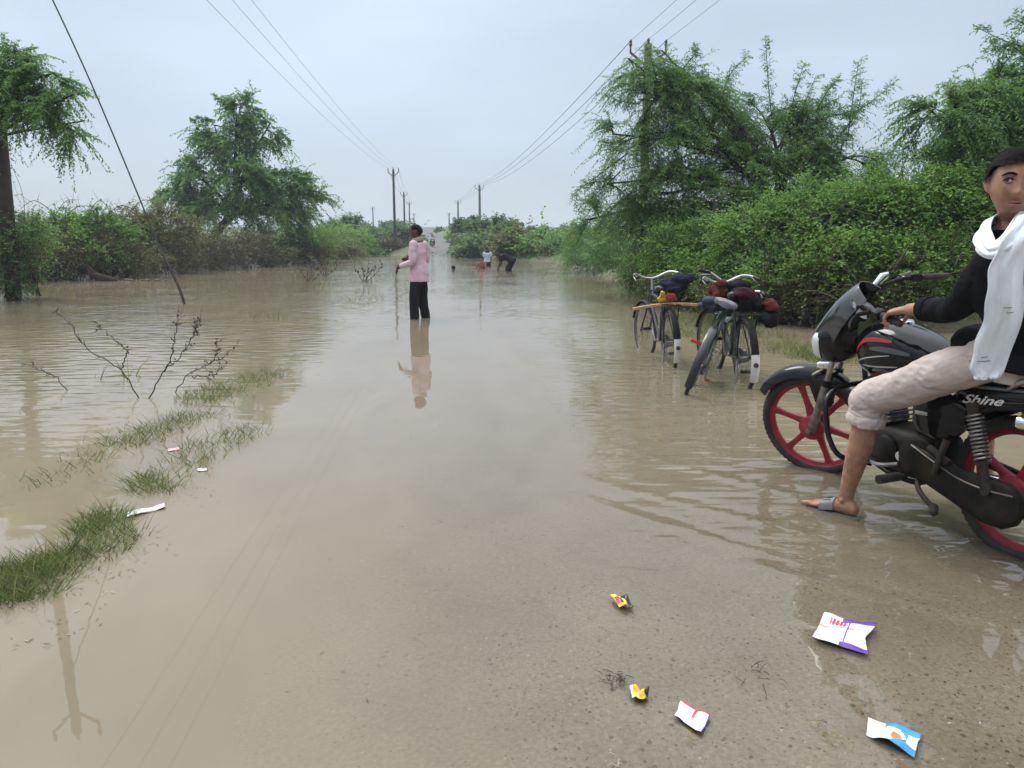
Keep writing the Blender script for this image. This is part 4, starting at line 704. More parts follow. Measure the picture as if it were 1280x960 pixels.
def motorcycle():
    t = thing('motorcycle', 'black motorcycle with red alloy wheels ridden by the youth at right', 'motorcycle', tuple(MROOT), Mrot.to_euler())
    wheel(t, 'rear_wheel', (0, 0, .31), .31, .043, 5, .55)
    wheel(t, 'front_wheel', (1.25, 0, .31), .31, .038, 6, .30, steer)
    bd = lambda b, n, m, par=t, sh=40, x=None: b.build(n, m, par, sh, x)
    # front brake plate, fork, fender
    b = MB(); b.lathe([(.02, .035), (.068, .036), (.072, .046), (.05, .056), (.02, .064), (.012, .10)], (1.25, 0, .31), (0, 1, 0), 20); b.bar((1.25, .06, .31), (1.215, .075, .40), .03, .02, (0, 1, 0)); bd(b, 'brake_plate', ALU, x=steer)
    ft_ = V(1.235, 0, .33)
    for s in (1, -1):
        lo = ft_ + V(0, s * .085, -.02); up = HEAD0 + V(.075, s * .085, .06) ; d = nrm(up - lo); b = MB(); b.tube([lo, lo + d * .06, lo + d * .30, lo + d * .315], [.015, .0205, .0205, .019], 14); b.bar(lo + d * .0, lo + d * .10 , .045, .03, (0, 1, 0)); leg = bd(b, 'fork_leg', ALU if s > 0 else BLACKM, x=steer)
        b = MB(); b.tube([lo + d * .30, lo + d * .62], .0155, 12); b.build('stanchion', STEEL, leg, xf=steer)
        b = MB(); b.tube([lo + d * .30, lo + d * .335], .0225, 12); b.tube([lo + d * .46, lo + d * .66], .020, 12); b.build('fork_cover', BLACKM, leg, xf=steer)
    b = MB(); b.bar(HEAD0 + V(.10, -.11, -.06), HEAD0 + V(.10, .11, -.06), .05, .035, AX); b.bar(HEAD0 + V(.06, -.10, .09), HEAD0 + V(.06, .10, .09), .05, .02, AX); bd(b, 'fork_clamp', BLACKM, x=steer)
    b = MB(); G = []
    for a in np.linspace(R(34), R(128), 26):
        e0 = 1 - .35 * max(0, (R(48) - a) / R(14)) - .3 * max(0, (a - R(118)) / R(10)); r_ = .336 + .004 * math.sin(a * 2); row = []
        for ph in np.linspace(-1, 1, 9): row.append(V(1.25 + (r_ + .018 * (1 - ph * ph) ** .5 * 1.3 - .03 * abs(ph) ** 3) * math.cos(a), ph * .062 * e0, .31 + (r_ + .018 * (1 - ph * ph) ** .5 * 1.3 - .03 * abs(ph) ** 3) * math.sin(a)))
        G.append(row)
    b.sheet(G, .004)
    fd = bd(b, 'front_fender', BLACK, x=steer)
    b = MB()
    for s in (1, -1): b.bar((1.19, s * .068, .60), (1.16, s * .082, .50), .07, .006, (0, 1, 0)); b.bar((1.16, s * .075, .62), (1.14, s * .082, .48), .10, .008, (0, 1, 0))
    b.build('fender_bracket', BLACKM, fd, xf=steer)
    # headlight fairing, visor, lamp, dials
    b = MB(); b.loft([(1.165, .795, .045, .07), (1.145, .80, .080, .090), (1.10, .81, .100, .108), (1.03, .825, .108, .115), (.97, .84, .102, .105), (.93, .855, .08, .08)], 26, p=2.6); hf = bd(b, 'headlight_fairing', BLACK, x=steer)
    b = MB(); b.loft([(1.135, .80, .088, .080), (1.165, .80, .080, .076), (1.186, .80, .058, .058), (1.196, .80, .022, .024)], 22, p=3); b.build('headlight', LENS, hf, xf=steer)
    b = MB(); G = []
    for i, u in enumerate(np.linspace(0, 1, 14)):
        x_ = 1.175 - .25 * u; z_ = .885 + .245 * u + .028 * math.sin(u * 3.1); w_ = .080 + .055 * math.sin(u * 2.4) - .02 * u ** 4
        G.append([V(x_ - .085 * abs(q) ** 2.2 * (1 - .25 * u), w_ * q, z_ - .115 * abs(q) ** 2.5 * (1 - .45 * u)) for q in np.linspace(-1, 1, 11)])
    b.sheet(G, .004); b.build('visor', mat('smoked_visor', (.022, .022, .026), .12, coat=.8), hf, xf=steer)
    b = MB(); b.loft([(1.09, .705, .03, .028, .055), (1.13, .702, .03, .026, .055), (1.165, .698, .018, .016, .055)], 14); bd(b, 'position_lamp', CHROME, hf, x=steer)
    b = MB(); b.bar((1.125, .06, .685), (1.195, .075, .645), .014, .008); bd(b, 'lamp_stay', mat('bare_brass', (.5, .42, .26), .4, .6), hf, x=steer)
    b = MB(); b.box((.955, 0, .945), (.06, .20, .10), nrm(V(.75, 0, .65)), (0, 1, 0)); pod = bd(b, 'instrument_pod', BLACKP, x=steer)
    for s in (1, -1):
        b = MB(); n_ = nrm(V(-.72, 0, .70)); c = V(.925, s * .055, .975); b.lathe([(.001, .012), (.040, .012)], c, n_, 24); d = b.build('dial', DIALF, pod, xf=steer); b = MB(); b.lathe([(.039, .0), (.046, .004), (.048, .016), (.044, .022), (.040, .014)], c, n_, 24); b.build('dial_bezel', BLACKP, d, xf=steer)
    # handlebar
    hb = HEAD0 + V(.055, 0, .115); b = MB(); P = [hb + V(-.31, -.38, .02), hb + V(-.17, -.25, .055), hb + V(-.06, -.14, .04), hb + V(-.01, -.06, .0), hb + V(-.01, .06, 0), hb + V(-.06, .14, .04), hb + V(-.17, .25, .055), hb + V(-.34, .38, .035)]
    b.tube(P, .0115, 10, 40); hbar = bd(b, 'handlebar', BLACKM, x=steer)
    for s, i0, i1 in ((-1, 1, 0), (1, 6, 7)):
        p0, p1 = P[i0], P[i1]; d = nrm(p1 - p0); b = MB(); b.tube([p1 - d * .12, p1 - d * .115, p1 + d * .012, p1 + d * .02], [.013, .0175, .0165, .010], 12); b.build('grip', RUBBER, hbar, xf=steer)
        b = MB(); q = p1 - d * .15; b.box(q, (.05, .045, .042), d, (1, 0, 0)); b.build('switch_block', BLACKP, hbar, xf=steer)
        b = MB(); q0 = p1 - d * .17 + V(.03, 0, 0); b.tube(catmull([q0, q0 + V(.045, s * .03, -.002), q0 + V(.05, s * .10, -.012), q0 + V(.028, s * .17, -.02)], 12), [.011] * 4 + [.008] * 6 + [.007, .009], 8, flat=.55); b.build('lever', BLACKM if s > 0 else ALU, hbar, xf=steer)
        b = MB(); b.tube(catmull([q0, q0 + V(.05, -s * .05, .02), HEAD0 + V(.05, s * .05, .05), HEAD0 + V(.02, s * .03, -.12)], 18), .0042, 6); b.build('cable', BLACKP, hbar, xf=steer)
    b = MB(); q = hb + V(-.05, .15, .045); b.tube([q, q + V(-.03, .06, .022), q + V(-.055, .11, .035)], [.016, .028, .014], 10, flat=.5); q = hb + V(-.05, -.13, .055); b.tube([q, q + V(-.02, -.06, .025), q + V(-.04, -.10, .03)], [.016, .026, .014], 10, flat=.5); b.build('master_cylinder', CHROME, hbar, xf=steer)
    # frame, tank, seat
    b = MB(); b.tube(catmull([HEAD0 + V(-.02, 0, -.03), (.62, 0, .74), (.30, 0, .68), (-.18, 0, .72)], 20), .019, 8)
    for s in (1, -1):
        b.tube(catmull([HEAD0 + V(.03, 0, -.10), (.86, s * .035, .60), (.79, s * .07, .38), (.70, s * .09, .24), (.45, s * .10, .22), (.34, s * .11, .30), (.30, s * .12, .55), (.22, s * .12, .68)], 26), .0135, 7); b.tube([(.34, s * .12, .50), (.05, s * .13, .66), (-.3, s * .12, .72)], .012, 7)
    bd(b, 'frame', BLACKM)
    b = MB(); b.loft([(.885, .83, .05, .045), (.865, .815, .10, .085), (.82, .80, .135, .125), (.74, .80, .152, .145), (.62, .80, .150, .135), (.50, .79, .125, .105), (.40, .775, .085, .07), (.375, .77, .05, .04)], 30, p=2.5)
    tk = bd(b, 'fuel_tank', BLACK)
    def ty(x, z):      # outside of the tank at side height z
        w = np.interp(x, [.375, .40, .50, .62, .74, .82, .865], [.05, .085, .125, .150, .152, .135, .10]); h = np.interp(x, [.375, .40, .50, .62, .74, .82, .865], [.04, .07, .105, .135, .145, .125, .085]); zc = np.interp(x, [.375, .5, .62, .74, .82, .865], [.77, .79, .80, .80, .80, .815])
        return w * max(.02, 1 - min(.98, abs((z - zc) / h)) ** 2.5) ** (1 / 2.5)
    for m_, pts, w in ((STRIPE_R, [(.84, .775), (.78, .845), (.70, .865), (.60, .865)], .022), (STRIPE_S, [(.84, .735), (.76, .765), (.68, .785), (.60, .80)], .006), (STRIPE_S, [(.84, .755), (.80, .715), (.75, .675)], .008), (STRIPE_S, [(.78, .73), (.68, .735), (.56, .75)], .007), (STRIPE_R, [(.76, .685), (.70, .69), (.62, .705)], .012), (STRIPE_G, [(.72, .82), (.62, .825), (.5, .815)], .026)):
        C = catmull([V(a, 0, c_) for a, c_ in pts], 14); G = []
        for i, p in enumerate(C):
            tp = math.sin(math.pi * (i + 1) / 15) ** .5; G.append([V(p[0], ty(p[0], p[2] + w * q * tp) + .0025, p[2] + w * q * tp) for q in (-.5, 0, .5)])
        b = MB(); b.sheet(G, .0012); b.build('tank_stripe', m_, tk)
    b = MB(); b.lathe([(.001, .02), (.03, .02), (.036, .012), (.036, -.01)], (.66, 0, .935), nrm(V(-.1, 0, 1)), 18); b.build('filler_cap', CHROME, tk)
    b = MB(); b.loft([(.44, .80, .07, .03), (.41, .795, .10, .045), (.30, .775, .125, .05), (.15, .775, .14, .05), (.02, .795, .145, .052), (-.10, .81, .135, .055), (-.24, .82, .12, .05), (-.31, .825, .09, .03)], 26, p=3.2); st = bd(b, 'seat', SEATM)
    b = MB(); b.loft([(.30, .727, .126, .008), (.02, .745, .147, .008), (-.24, .77, .124, .008)], 26, p=4); b.build('seat_trim', mat('seat_beading', (.22, .22, .23), .35), st)
    # tail panel with lettering, side panel, rear mudguard, grab rail
    b = MB(); b.loft([(.26, .69, .10, .025), (.22, .69, .125, .045), (.05, .70, .142, .055), (-.15, .725, .138, .05), (-.32, .76, .11, .04), (-.42, .79, .07, .022)], 24, p=4); tp_ = bd(b, 'tail_panel', BLACK)
    cu = bpy.data.curves.new('lettering', 'FONT'); cu.body = 'Shine'; cu.size = .072; cu.shear = .55; cu.space_character = 1.02; cu.extrude = .0008; cu.offset = .0012; cu.materials.append(mat('decal_white', (.62, .62, .62), .4))
    to_ = bpy.data.objects.new('lettering', cu); COL.objects.link(to_); bpy.context.view_layer.update(); tme = bpy.data.meshes.new_from_object(to_.evaluated_get(bpy.context.evaluated_depsgraph_get())); bpy.data.objects.remove(to_); tx = link('lettering', tme, tp_)
    tx.matrix_local = Matrix.Translation((.185, .1480, .660)) @ Matrix.Rotation(R(-1.), 4, 'Z') @ Matrix(((-1, 0, 0, 0), (0, 0, 1, 0), (0, 1, 0, 0), (0, 0, 0, 1))) @ Matrix.Rotation(R(7), 4, 'Z')
    tx.scale = (1.2, .72, 1)
    b = MB(); b.bar((.20, .1455, .661), (-.16, .1455, .722), .004, .003); b.bar((.19, .146, .728), (-.2, .145, .762), .005, .003); b.build('decal_line', STRIPE_G, tp_)
    for s in (1, -1):
        b = MB(); b.loft([(.46, .56, .012, .06, s * .115), (.42, .56, .02, .10, s * .12), (.32, .57, .022, .115, s * .125), (.22, .58, .02, .09, s * .125), (.18, .58, .01, .05, s * .12)], 18, p=3); sp_ = bd(b, 'side_panel', BLACK)
        b = MB(); b.bar((.43, s * .143, .565), (.36, s * .1445, .570), .016, .003, (0, 1, 0)); b.build('badge', STRIPE_S, sp_)
    b = MB(); G = []
    for a in np.linspace(R(62), R(196), 22): G.append([V(.0 + .365 * math.cos(a), q * .07, .36 + (.335 - .012 * abs(q) ** 3) * math.sin(a)) for q in np.linspace(-1, 1, 7)])
    b.sheet(G, .005); bd(b, 'rear_mudguard', BLACKP)
    b = MB(); b.tube(catmull([(-.02, .135, .755), (-.10, .165, .80), (-.24, .165, .835), (-.36, .12, .86), (-.40, 0, .865), (-.36, -.12, .86), (-.24, -.165, .835), (-.10, -.165, .80), (-.02, -.135, .755)], 40), .013, 10); bd(b, 'grab_rail', STEEL)
    # engine
    b = MB(); b.loft([(.78, .34, .06, .05), (.74, .34, .105, .10), (.62, .335, .125, .125), (.48, .34, .13, .125), (.38, .35, .11, .10), (.34, .36, .06, .05)], 22, p=3); en = bd(b, 'engine', BLACKM)
    b = MB(); b.lathe([(.001, .158), (.05, .156), (.088, .146), (.096, .13), (.096, .11)], (.42, 0, .345), (0, 1, 0), 24); b.lathe([(.001, .152), (.06, .150), (.074, .138), (.074, .11)], (.60, 0, .34), (0, 1, 0), 24); b.build('crankcase_cover', BLACKM, en)
    b = MB(); d = nrm(V(.35, 0, .94)); c0 = V(.70, 0, .43)
    for k in range(9): b.box(c0 + d * (.014 + k * .021), (.17, .18, .007), np.cross((0, 1, 0), d), (0, 1, 0))
    b.box(c0 + d * .10, (.12, .13, .20), np.cross((0, 1, 0), d), (0, 1, 0)); b.build('cylinder', ALU, en)
    b = MB(); b.box(c0 + d * .225, (.14, .15, .06), np.cross((0, 1, 0), d), (0, 1, 0), .25); b.build('cylinder_head', BLACKM, en)
    b = MB(); b.tube(catmull([(.62, 0, .62), (.52, .03, .62), (.45, .04, .58)], 8), .028, 10); b.box((.56, .045, .60), (.09, .05, .07)); b.build('carburettor', ALU, en)
    b = MB(); b.lathe([(.001, .022), (.022, .02), (.026, .0)], (.505, .125, .335), (0, 1, 0), 16); b.build('clutch_bolt', CHROME, en)
    b = MB(); b.tube(catmull([c0 + d * .18 + V(.06, -.02, 0), (.86, -.05, .50), (.84, -.10, .30), (.70, -.14, .22), (.3, -.17, .22)], 22), .018, 10); b.tube([(.34, -.17, .22), (.28, -.175, .23), (-.20, -.19, .30), (-.25, -.19, .31)], [.02, .042, .042, .03], 14); bd(b, 'exhaust', CHROME)
    b = MB(); P = [(.86, .05, .62), (.87, .20, .60), (.845, .285, .55), (.82, .30, .45), (.79, .30, .36), (.74, .27, .285), (.68, .14, .25)]; b.tube(catmull(P, 36), .0135, 10); b.tube(catmull([(p[0], -p[1], p[2]) for p in P], 36), .0135, 10); bd(b, 'crash_guard', BLACK)
    # left side running gear
    b = MB(); b.tube([(.36, .12, .35), (.0, .125, .31)], [.026, .022], 10); b.tube([(.36, -.12, .35), (.0, -.125, .31)], [.026, .022], 10); bd(b, 'swingarm', BLACKM)
    b = MB(); rs = []
    for x_, zc, h in ((.44, .345, .05), (.42, .345, .075), (.30, .315, .075), (.16, .285, .082), (.05, .275, .10), (-.05, .275, .10), (-.10, .28, .075), (-.125, .285, .03)): rs.append((x_, zc, .026, h, .135))
    b.loft(rs, 18, p=4); cc = bd(b, 'chain_case', BLACKM); b = MB(); b.tube(catmull([(.42, .163, .415), (.30, .165, .375), (.16, .165, .335), (.03, .165, .325), (-.10, .163, .335)], 20), .0035, 6); b.build('case_seam', STEEL, cc)
    for s in (1, -1):
        lo, up = V(.02, s * .155, .325), V(.13, s * .150, .67); d = nrm(up - lo); L_ = np.linalg.norm(up - lo); b = MB(); b.tube([lo, lo + d * .12], .017, 10); b.tube([lo + d * .08, up], .011, 10); b.lathe([(.024, -.018), (.026, 0), (.024, .018)], lo, (0, 1, 0), 14); b.tube([lo + d * .105, lo + d * .118], .032, 14); b.tube([up - d * .05, up], .026, 14); sh_ = bd(b, 'shock_absorber', RUST)
        t_ = np.linspace(0, 1, 200); a0 = nrm(np.cross(d, V(0, 1, 0))); b0 = np.cross(d, a0); C = lo + d * (.118 + (L_ - .168) * t_)[:, None] + .0285 * (np.cos(t_ * 2 * math.pi * 12)[:, None] * a0 + np.sin(t_ * 2 * math.pi * 12)[:, None] * b0); b = MB(); b.tube(C, .0056, 7); b.build('spring', STEEL, sh_)
    b = MB(); b.tube(catmull([(.42, .10, .26), (.36, .17, .235), (.27, .215, .21), (.20, .235, .195)], 10), .012, 8); b.tube([(.205, .233, .195), (.18, .26, .19)], [.02, .02], 10, rnd=True); bd(b, 'side_stand', RUST)
    b = MB(); b.tube([(.47, .10, .255), (.47, .17, .25)], .012, 8); b.tube([(.47, .17, .25), (.47, .29, .25)], .021, 12); bd(b, 'footpeg', RUBBER)
    b = MB(); b.tube(catmull([(.50, .15, .30), (.60, .165, .27), (.66, .175, .275)], 8), .009, 8); b.tube([(.66, .165, .275), (.66, .215, .275)], .013, 8); bd(b, 'gear_lever', STEEL)
    b = MB(); b.tube([(.24, .15, .48), (.25, .175, .40), (.27, .18, .32)], [.016, .013, .012], 8); b.tube([(.34, .14, .42), (.22, .15, .38)], .016, 8); bd(b, 'footrest_bracket', RUST)
    for s in (1, -1):
        b = MB(); b.tube([(-.14, s * .13, .655), (-.17, s * .20, .66)], .010, 8); b.loft([(-.21, .66, .018, .016, s * .225), (-.18, .66, .034, .03, s * .225), (-.155, .66, .032, .028, s * .225)], 12); bd(b, 'indicator', CHROME)
    b = MB(); b.box((-.44, 0, .775), (.05, .16, .07), ch=.3); bd(b, 'tail_lamp', mat('red_lens', (.4, .01, .01), .15, coat=.6))
    return t
MOTO = motorcycle()
# ------------------------------------------------------------------ people
def skin(name, c): return mat(name, c, .5, var=.22, scale=26, bump=.0014, bscale=190, spec=.35)
SKIN_A = skin('brown_skin', (.335, .180, .118)); SKIN_B = skin('dark_brown_skin', (.085, .042, .028)); SKIN_C = skin('mid_brown_skin', (.20, .095, .06))
HAIR = mat('black_hair', (.006, .005, .006), .65, bump=.003, bscale=70, spec=.15)
def cloth(name, c, var=.12, fine=.0009): return mat(name, c, .9, var=var, scale=6, bump=fine, bscale=260, spec=.08)
def basis(f, up=(0, 0, 1)):
    f = nrm(f); r = nrm(np.cross(f, up)); return np.stack([r, f, np.cross(r, f)], 1)     # columns right, forward, up
def head_mesh(b, c, M, s=1.0, nu=44, nv=40, jaw=1.0):
    """face with brow, sockets, nose, lips and chin; c = centre of the skull, M = right/forward/up"""
    G = []
    for i in range(nv):
        ph = math.pi * (i + .5) / nv; z0 = -math.cos(ph); row = []
        for j in range(nu):
            a = 2 * math.pi * j / nu; x0, y0 = math.sin(ph) * math.sin(a), math.sin(ph) * math.cos(a)
            x, y, z = x0 * .076, y0 * .097, z0 * (.118 if z0 < 0 else .112)
            lo = max(0., -z / .118); x *= 1 - .40 * lo ** 1.7 * jaw
            if y < 0: y *= 1 - .62 * lo ** 1.3
            else: y *= 1 - .10 * lo ** 2; y = min(y, .086 + .25 * (y - .086)) if y > .086 else y
            if y > 0:
                fr = (y / .09) ** 1.5; gs = lambda cx, cz, sx, sz: math.exp(-((x - cx) / sx) ** 2 - ((z - cz) / sz) ** 2)
                d = .027 * gs(0, -.030, .013, .016) + .013 * gs(0, -.008, .009, .022) + .006 * gs(.014, -.034, .008, .008) + .006 * gs(-.014, -.034, .008, .008)
                d += .0045 * (gs(.03, .032, .022, .009) + gs(-.03, .032, .022, .009)) - .0125 * (gs(.031, .010, .015, .011) + gs(-.031, .010, .015, .011))
                d += .006 * gs(0, -.061, .024, .006) + .0065 * gs(0, -.073, .021, .006) - .004 * gs(0, -.067, .022, .003) - .003 * gs(0, -.048, .006, .006) + .007 * gs(0, -.099, .022, .014) - .003 * gs(0, -.084, .022, .006) + .004 * (gs(.045, -.022, .02, .022) + gs(-.045, -.022, .02, .022))
                y += d * fr
            row.append(c + s * (M @ V(x, y, z)))
        G.append(row)
    b.rings(G)
def ears(b, c, M, s=1.0):
    for q in (-1, 1):
        P = [V(q * .073, -.004, .012), V(q * .081, -.013, .012), V(q * .083, -.016, -.004), V(q * .078, -.010, -.022), V(q * .073, -.002, -.030)]; b.tube([c + s * (M @ p) for p in catmull(P, 12)], np.array([.007, .008, .009, .009, .009, .009, .009, .009, .008, .008, .007, .006]) * s, 8, rnd=True)
        b.ball(c + s * (M @ V(q * .076, -.008, -.009)), V(.006, .011, .020) * s, 8, M)
def hair_cap(name, c, M, s, parent, seed=0, back=-.075, front=.058, thick=.011, side=.0):
    g = np.random.default_rng(seed); b = MB(); nu, nv = 48, 20; G, H_ = [], []
    for i in range(nv):
        r1, r2 = [], []
        for j in range(nu):
            a = 2 * math.pi * j / nu; fw = math.cos(a); sd = abs(math.sin(a)); line = (front if fw > .35 else (front + (side + .012 - front) * min(1, (.35 - fw) / .35)) if fw > 0 else side + .012 + (back - side - .012) * min(1, -fw * 1.6))
            if .25 < fw < .75: line -= .018
            th0 = math.asin(max(-.95, min(.95, line / .112))); th = th0 + (math.pi / 2 - .02 - th0) * i / (nv - 1); cz, cr = math.sin(th), math.cos(th)
            t_ = thick * (.04 + .96 * min(1, i / 5)) * (1 + .12 * math.sin(a * 19 + 3 * math.sin(i * .7))) + (.012 * max(0, fw) * min(1, i / 5) if front < .07 else 0)
            lo = max(0, -cz); p = V(math.sin(a) * cr * .076, math.cos(a) * cr * (.097 if fw < 0 else .090), cz * (.112 if cz > 0 else .118))
            if p[1] < 0: p[1] *= 1 - .45 * lo
            d = nrm(p / V(.076, .097, .112)); r1.append(c + s * (M @ (p + d * t_))); r2.append(c + s * (M @ (p - d * .004)))
        G.append(r1); H_.append(r2)
    b.rings([*H_[::-1], *G]); return b.build(name, HAIR, parent, 80)
def face_bits(c, M, s, parent, skinm, look=(0, 0)):
    eye_w, iris_m, lip = mat('eye_white', (.62, .58, .54), .15), mat('iris_dark', (.012, .008, .006), .08), mat('lips', (.235, .085, .065), .45)
    for q in (-1, 1):
        e = V(q * .031, .0735, .010); b = MB(); b.ball(c + s * (M @ e), V(.0125, .0125, .0105) * s, 14, M); o = b.build('eye', eye_w, parent, 80)
        b = MB(); b.ball(c + s * (M @ (e + V(look[0] * .006, .0085, look[1] * .004))), V(.0062, .0050, .0062) * s, 12, M); b.build('iris', iris_m, o, 80)
        b = MB(); P = [e + V(-q * .0145, .006, .000), e + V(-q * .008, .0125, .0060), e + V(q * .001, .0135, .0078), e + V(q * .009, .010, .0055), e + V(q * .0155, .003, -.001)]; b.tube([c + s * (M @ p) for p in catmull(P, 12)], .0026 * s, 6, rnd=True)
        P = [e + V(-q * .0145, .006, .000), e + V(-q * .006, .0115, -.0065), e + V(q * .004, .0112, -.0068), e + V(q * .0155, .003, -.001)]; b2 = MB(); b2.tube([c + s * (M @ p) for p in catmull(P, 12)], .0020 * s, 6, rnd=True); b.build('eyelid', HAIR, parent, 80); b2.build('eyelid', skinm, parent, 80)
        b = MB(); P = [V(q * .012, .0925, .029), V(q * .026, .0925, .035), V(q * .041, .083, .034), V(q * .053, .068, .026)]; b.tube([c + s * (M @ p) for p in catmull(P, 14)], np.array([.0030, .0040, .0045, .0045, .0045, .0045, .0042, .004, .004, .0035, .003, .0026, .002, .0015]) * s, 6, flat=.8); b.build('eyebrow', HAIR, parent, 80)
    for z_, w_, r_ in ((-.0615, .021, .0042), (-.0725, .019, .0052)):
        b = MB(); P = [V(-w_, .078, z_ + (-.002 if z_ > -.07 else .003)), V(-w_ * .5, .0905, z_), V(0, .0945, z_ - .001), V(w_ * .5, .0905, z_), V(w_, .078, z_ + (-.002 if z_ > -.07 else .003))]; b.tube([c + s * (M @ p) for p in catmull(P, 13)], np.array([.3, .55, .75, .9, 1, 1, 1, 1, 1, .9, .75, .55, .3]) * r_ * s, 8, flat=.8); b.build('lip', lip, parent, 80)
    b = MB(); P = [V(-.019, .081, -.0668), V(-.009, .092, -.0670), V(0, .0955, -.0672), V(.009, .092, -.0670), V(.019, .081, -.0668)]; b.tube([c + s * (M @ p) for p in catmull(P, 11)], .0014 * s, 5); b.build('mouth_line', mat('mouth_dark', (.05, .015, .012), .6), parent, 80)
def hand(b, wrist, d, pn, side, curl=(.5, .6, .5), s=1.0, thumb=.5, spread=.06):
    """palm, four unequal fingers and a thumb; d = wrist to knuckles, pn = palm normal, side = direction of the thumb"""
    d = nrm(d); pn = nrm(np.asarray(pn, float) - d * np.dot(pn, d)); side = nrm(np.cross(d, pn)) * (1 if np.dot(np.cross(d, pn), side) > 0 else -1)
    a = np.linspace(0, 2 * math.pi, 14, endpoint=False); rs = []
    for t_, w, h, off in ((-.025, .027, .022, 0), (.0, .029, .019, 0), (.025, .036, .017, .003), (.055, .041, .0155, .003), (.080, .041, .013, .001), (.092, .036, .009, .0)):
        rs.append([wrist + s * (d * t_ + side * (off + w * math.copysign(abs(math.cos(q)) ** .8, math.cos(q))) - pn * h * math.copysign(abs(math.sin(q)) ** .8, math.sin(q))) for q in a])
    b.rings(rs)
    for k, (o_, L1, r_) in enumerate(((.030, .043, .0090), (.010, .048, .0093), (-.010, .045, .0088), (-.029, .035, .0078))):
        p = wrist + s * (d * (.084 - .006 * abs(k - 1)) + side * o_); ang = 0; dd = nrm(d + side * spread * (1.5 - k)); P = [p - d * s * .02, p]
        for j, l in enumerate((L1, L1 * .62, L1 * .5)):
            ang += curl[j] * (1 + .08 * k); v = dd * math.cos(ang) + pn * math.sin(ang); p = p + v * l * s; P.append(p)
        b.tube(np.array(P), np.array([r_ * .9, r_, r_ * .93, r_ * .85, r_ * .74]) * s, 10, res=14, rnd=True)
    p = wrist + s * (d * .012 + side * .022 + pn * .004); t1 = nrm(d * .55 + side * .75 + pn * thumb * .5); t2 = nrm(d * .85 + side * .35 + pn * thumb); t3 = nrm(d * .9 + side * .0 + pn * thumb * 1.2); P = [p, p + t1 * .04 * s, p + (t1 * .04 + t2 * .034) * s, p + (t1 * .04 + t2 * .034 + t3 * .028) * s]
    b.tube(np.array(P), np.array([.016, .0125, .0105, .0088]) * s, 10, res=12, rnd=True)
def torso(b, P, Wd, Dp, lat, n=20, res=24, p=2.3):
    """sweep along the spine P with half widths, half depths and a lateral axis at each point"""
    P = catmull(P, res); t = np.linspace(0, 1, res); k = np.linspace(0, 1, len(Wd)); Wd, Dp = np.interp(t, k, Wd), np.interp(t, k, Dp); lat = np.stack([np.interp(t, np.linspace(0, 1, len(lat)), [l[i] for l in lat]) for i in range(3)], 1)
    T = nrm(np.gradient(P, axis=0)); a = np.linspace(0, 2 * math.pi, n, endpoint=False); ca, sa = np.cos(a), np.sin(a); cx = np.sign(ca) * abs(ca) ** (2 / p); sx = np.sign(sa) * abs(sa) ** (2 / p); rs = []
    for i in range(res):
        l = nrm(lat[i] - T[i] * np.dot(lat[i], T[i])); f = np.cross(T[i], l); rs.append(P[i] + Wd[i] * cx[:, None] * l + Dp[i] * sx[:, None] * f)
    b.rings(rs)
def foot(b, an, d, s=1.0, up=(0, 0, 1)):
    d = nrm(d); up = nrm(np.asarray(up, float) - d * np.dot(up, d)); l = np.cross(up, d)
    rs = []; a = np.linspace(0, 2 * math.pi, 14, endpoint=False)
    for t_, w, h, z in ((-.062, .018, .018, -.048), (-.052, .030, .032, -.045), (-.02, .034, .043, -.035), (.03, .035, .036, -.038), (.08, .040, .026, -.050), (.12, .044, .019, -.057), (.150, .043, .014, -.061), (.165, .036, .010, -.063)): rs.append([an + s * (d * t_ + l * w * math.cos(q) + up * (z + h * math.sin(q))) for q in a])
    b.rings(rs)
    for k, (o_, L1, r_) in enumerate(((.027, .050, .0135), (.008, .046, .0095), (-.008, .040, .009), (-.022, .033, .0085), (-.034, .026, .008))):
        p0 = an + s * (d * (.145 - .004 * k) + l * o_ - up * .062); b.tube([p0, p0 + s * d * L1 * .6 + up * .003, p0 + s * (d * L1 - up * .003)], np.array([r_, r_ * .95, r_ * .85]) * s, 8, rnd=True)
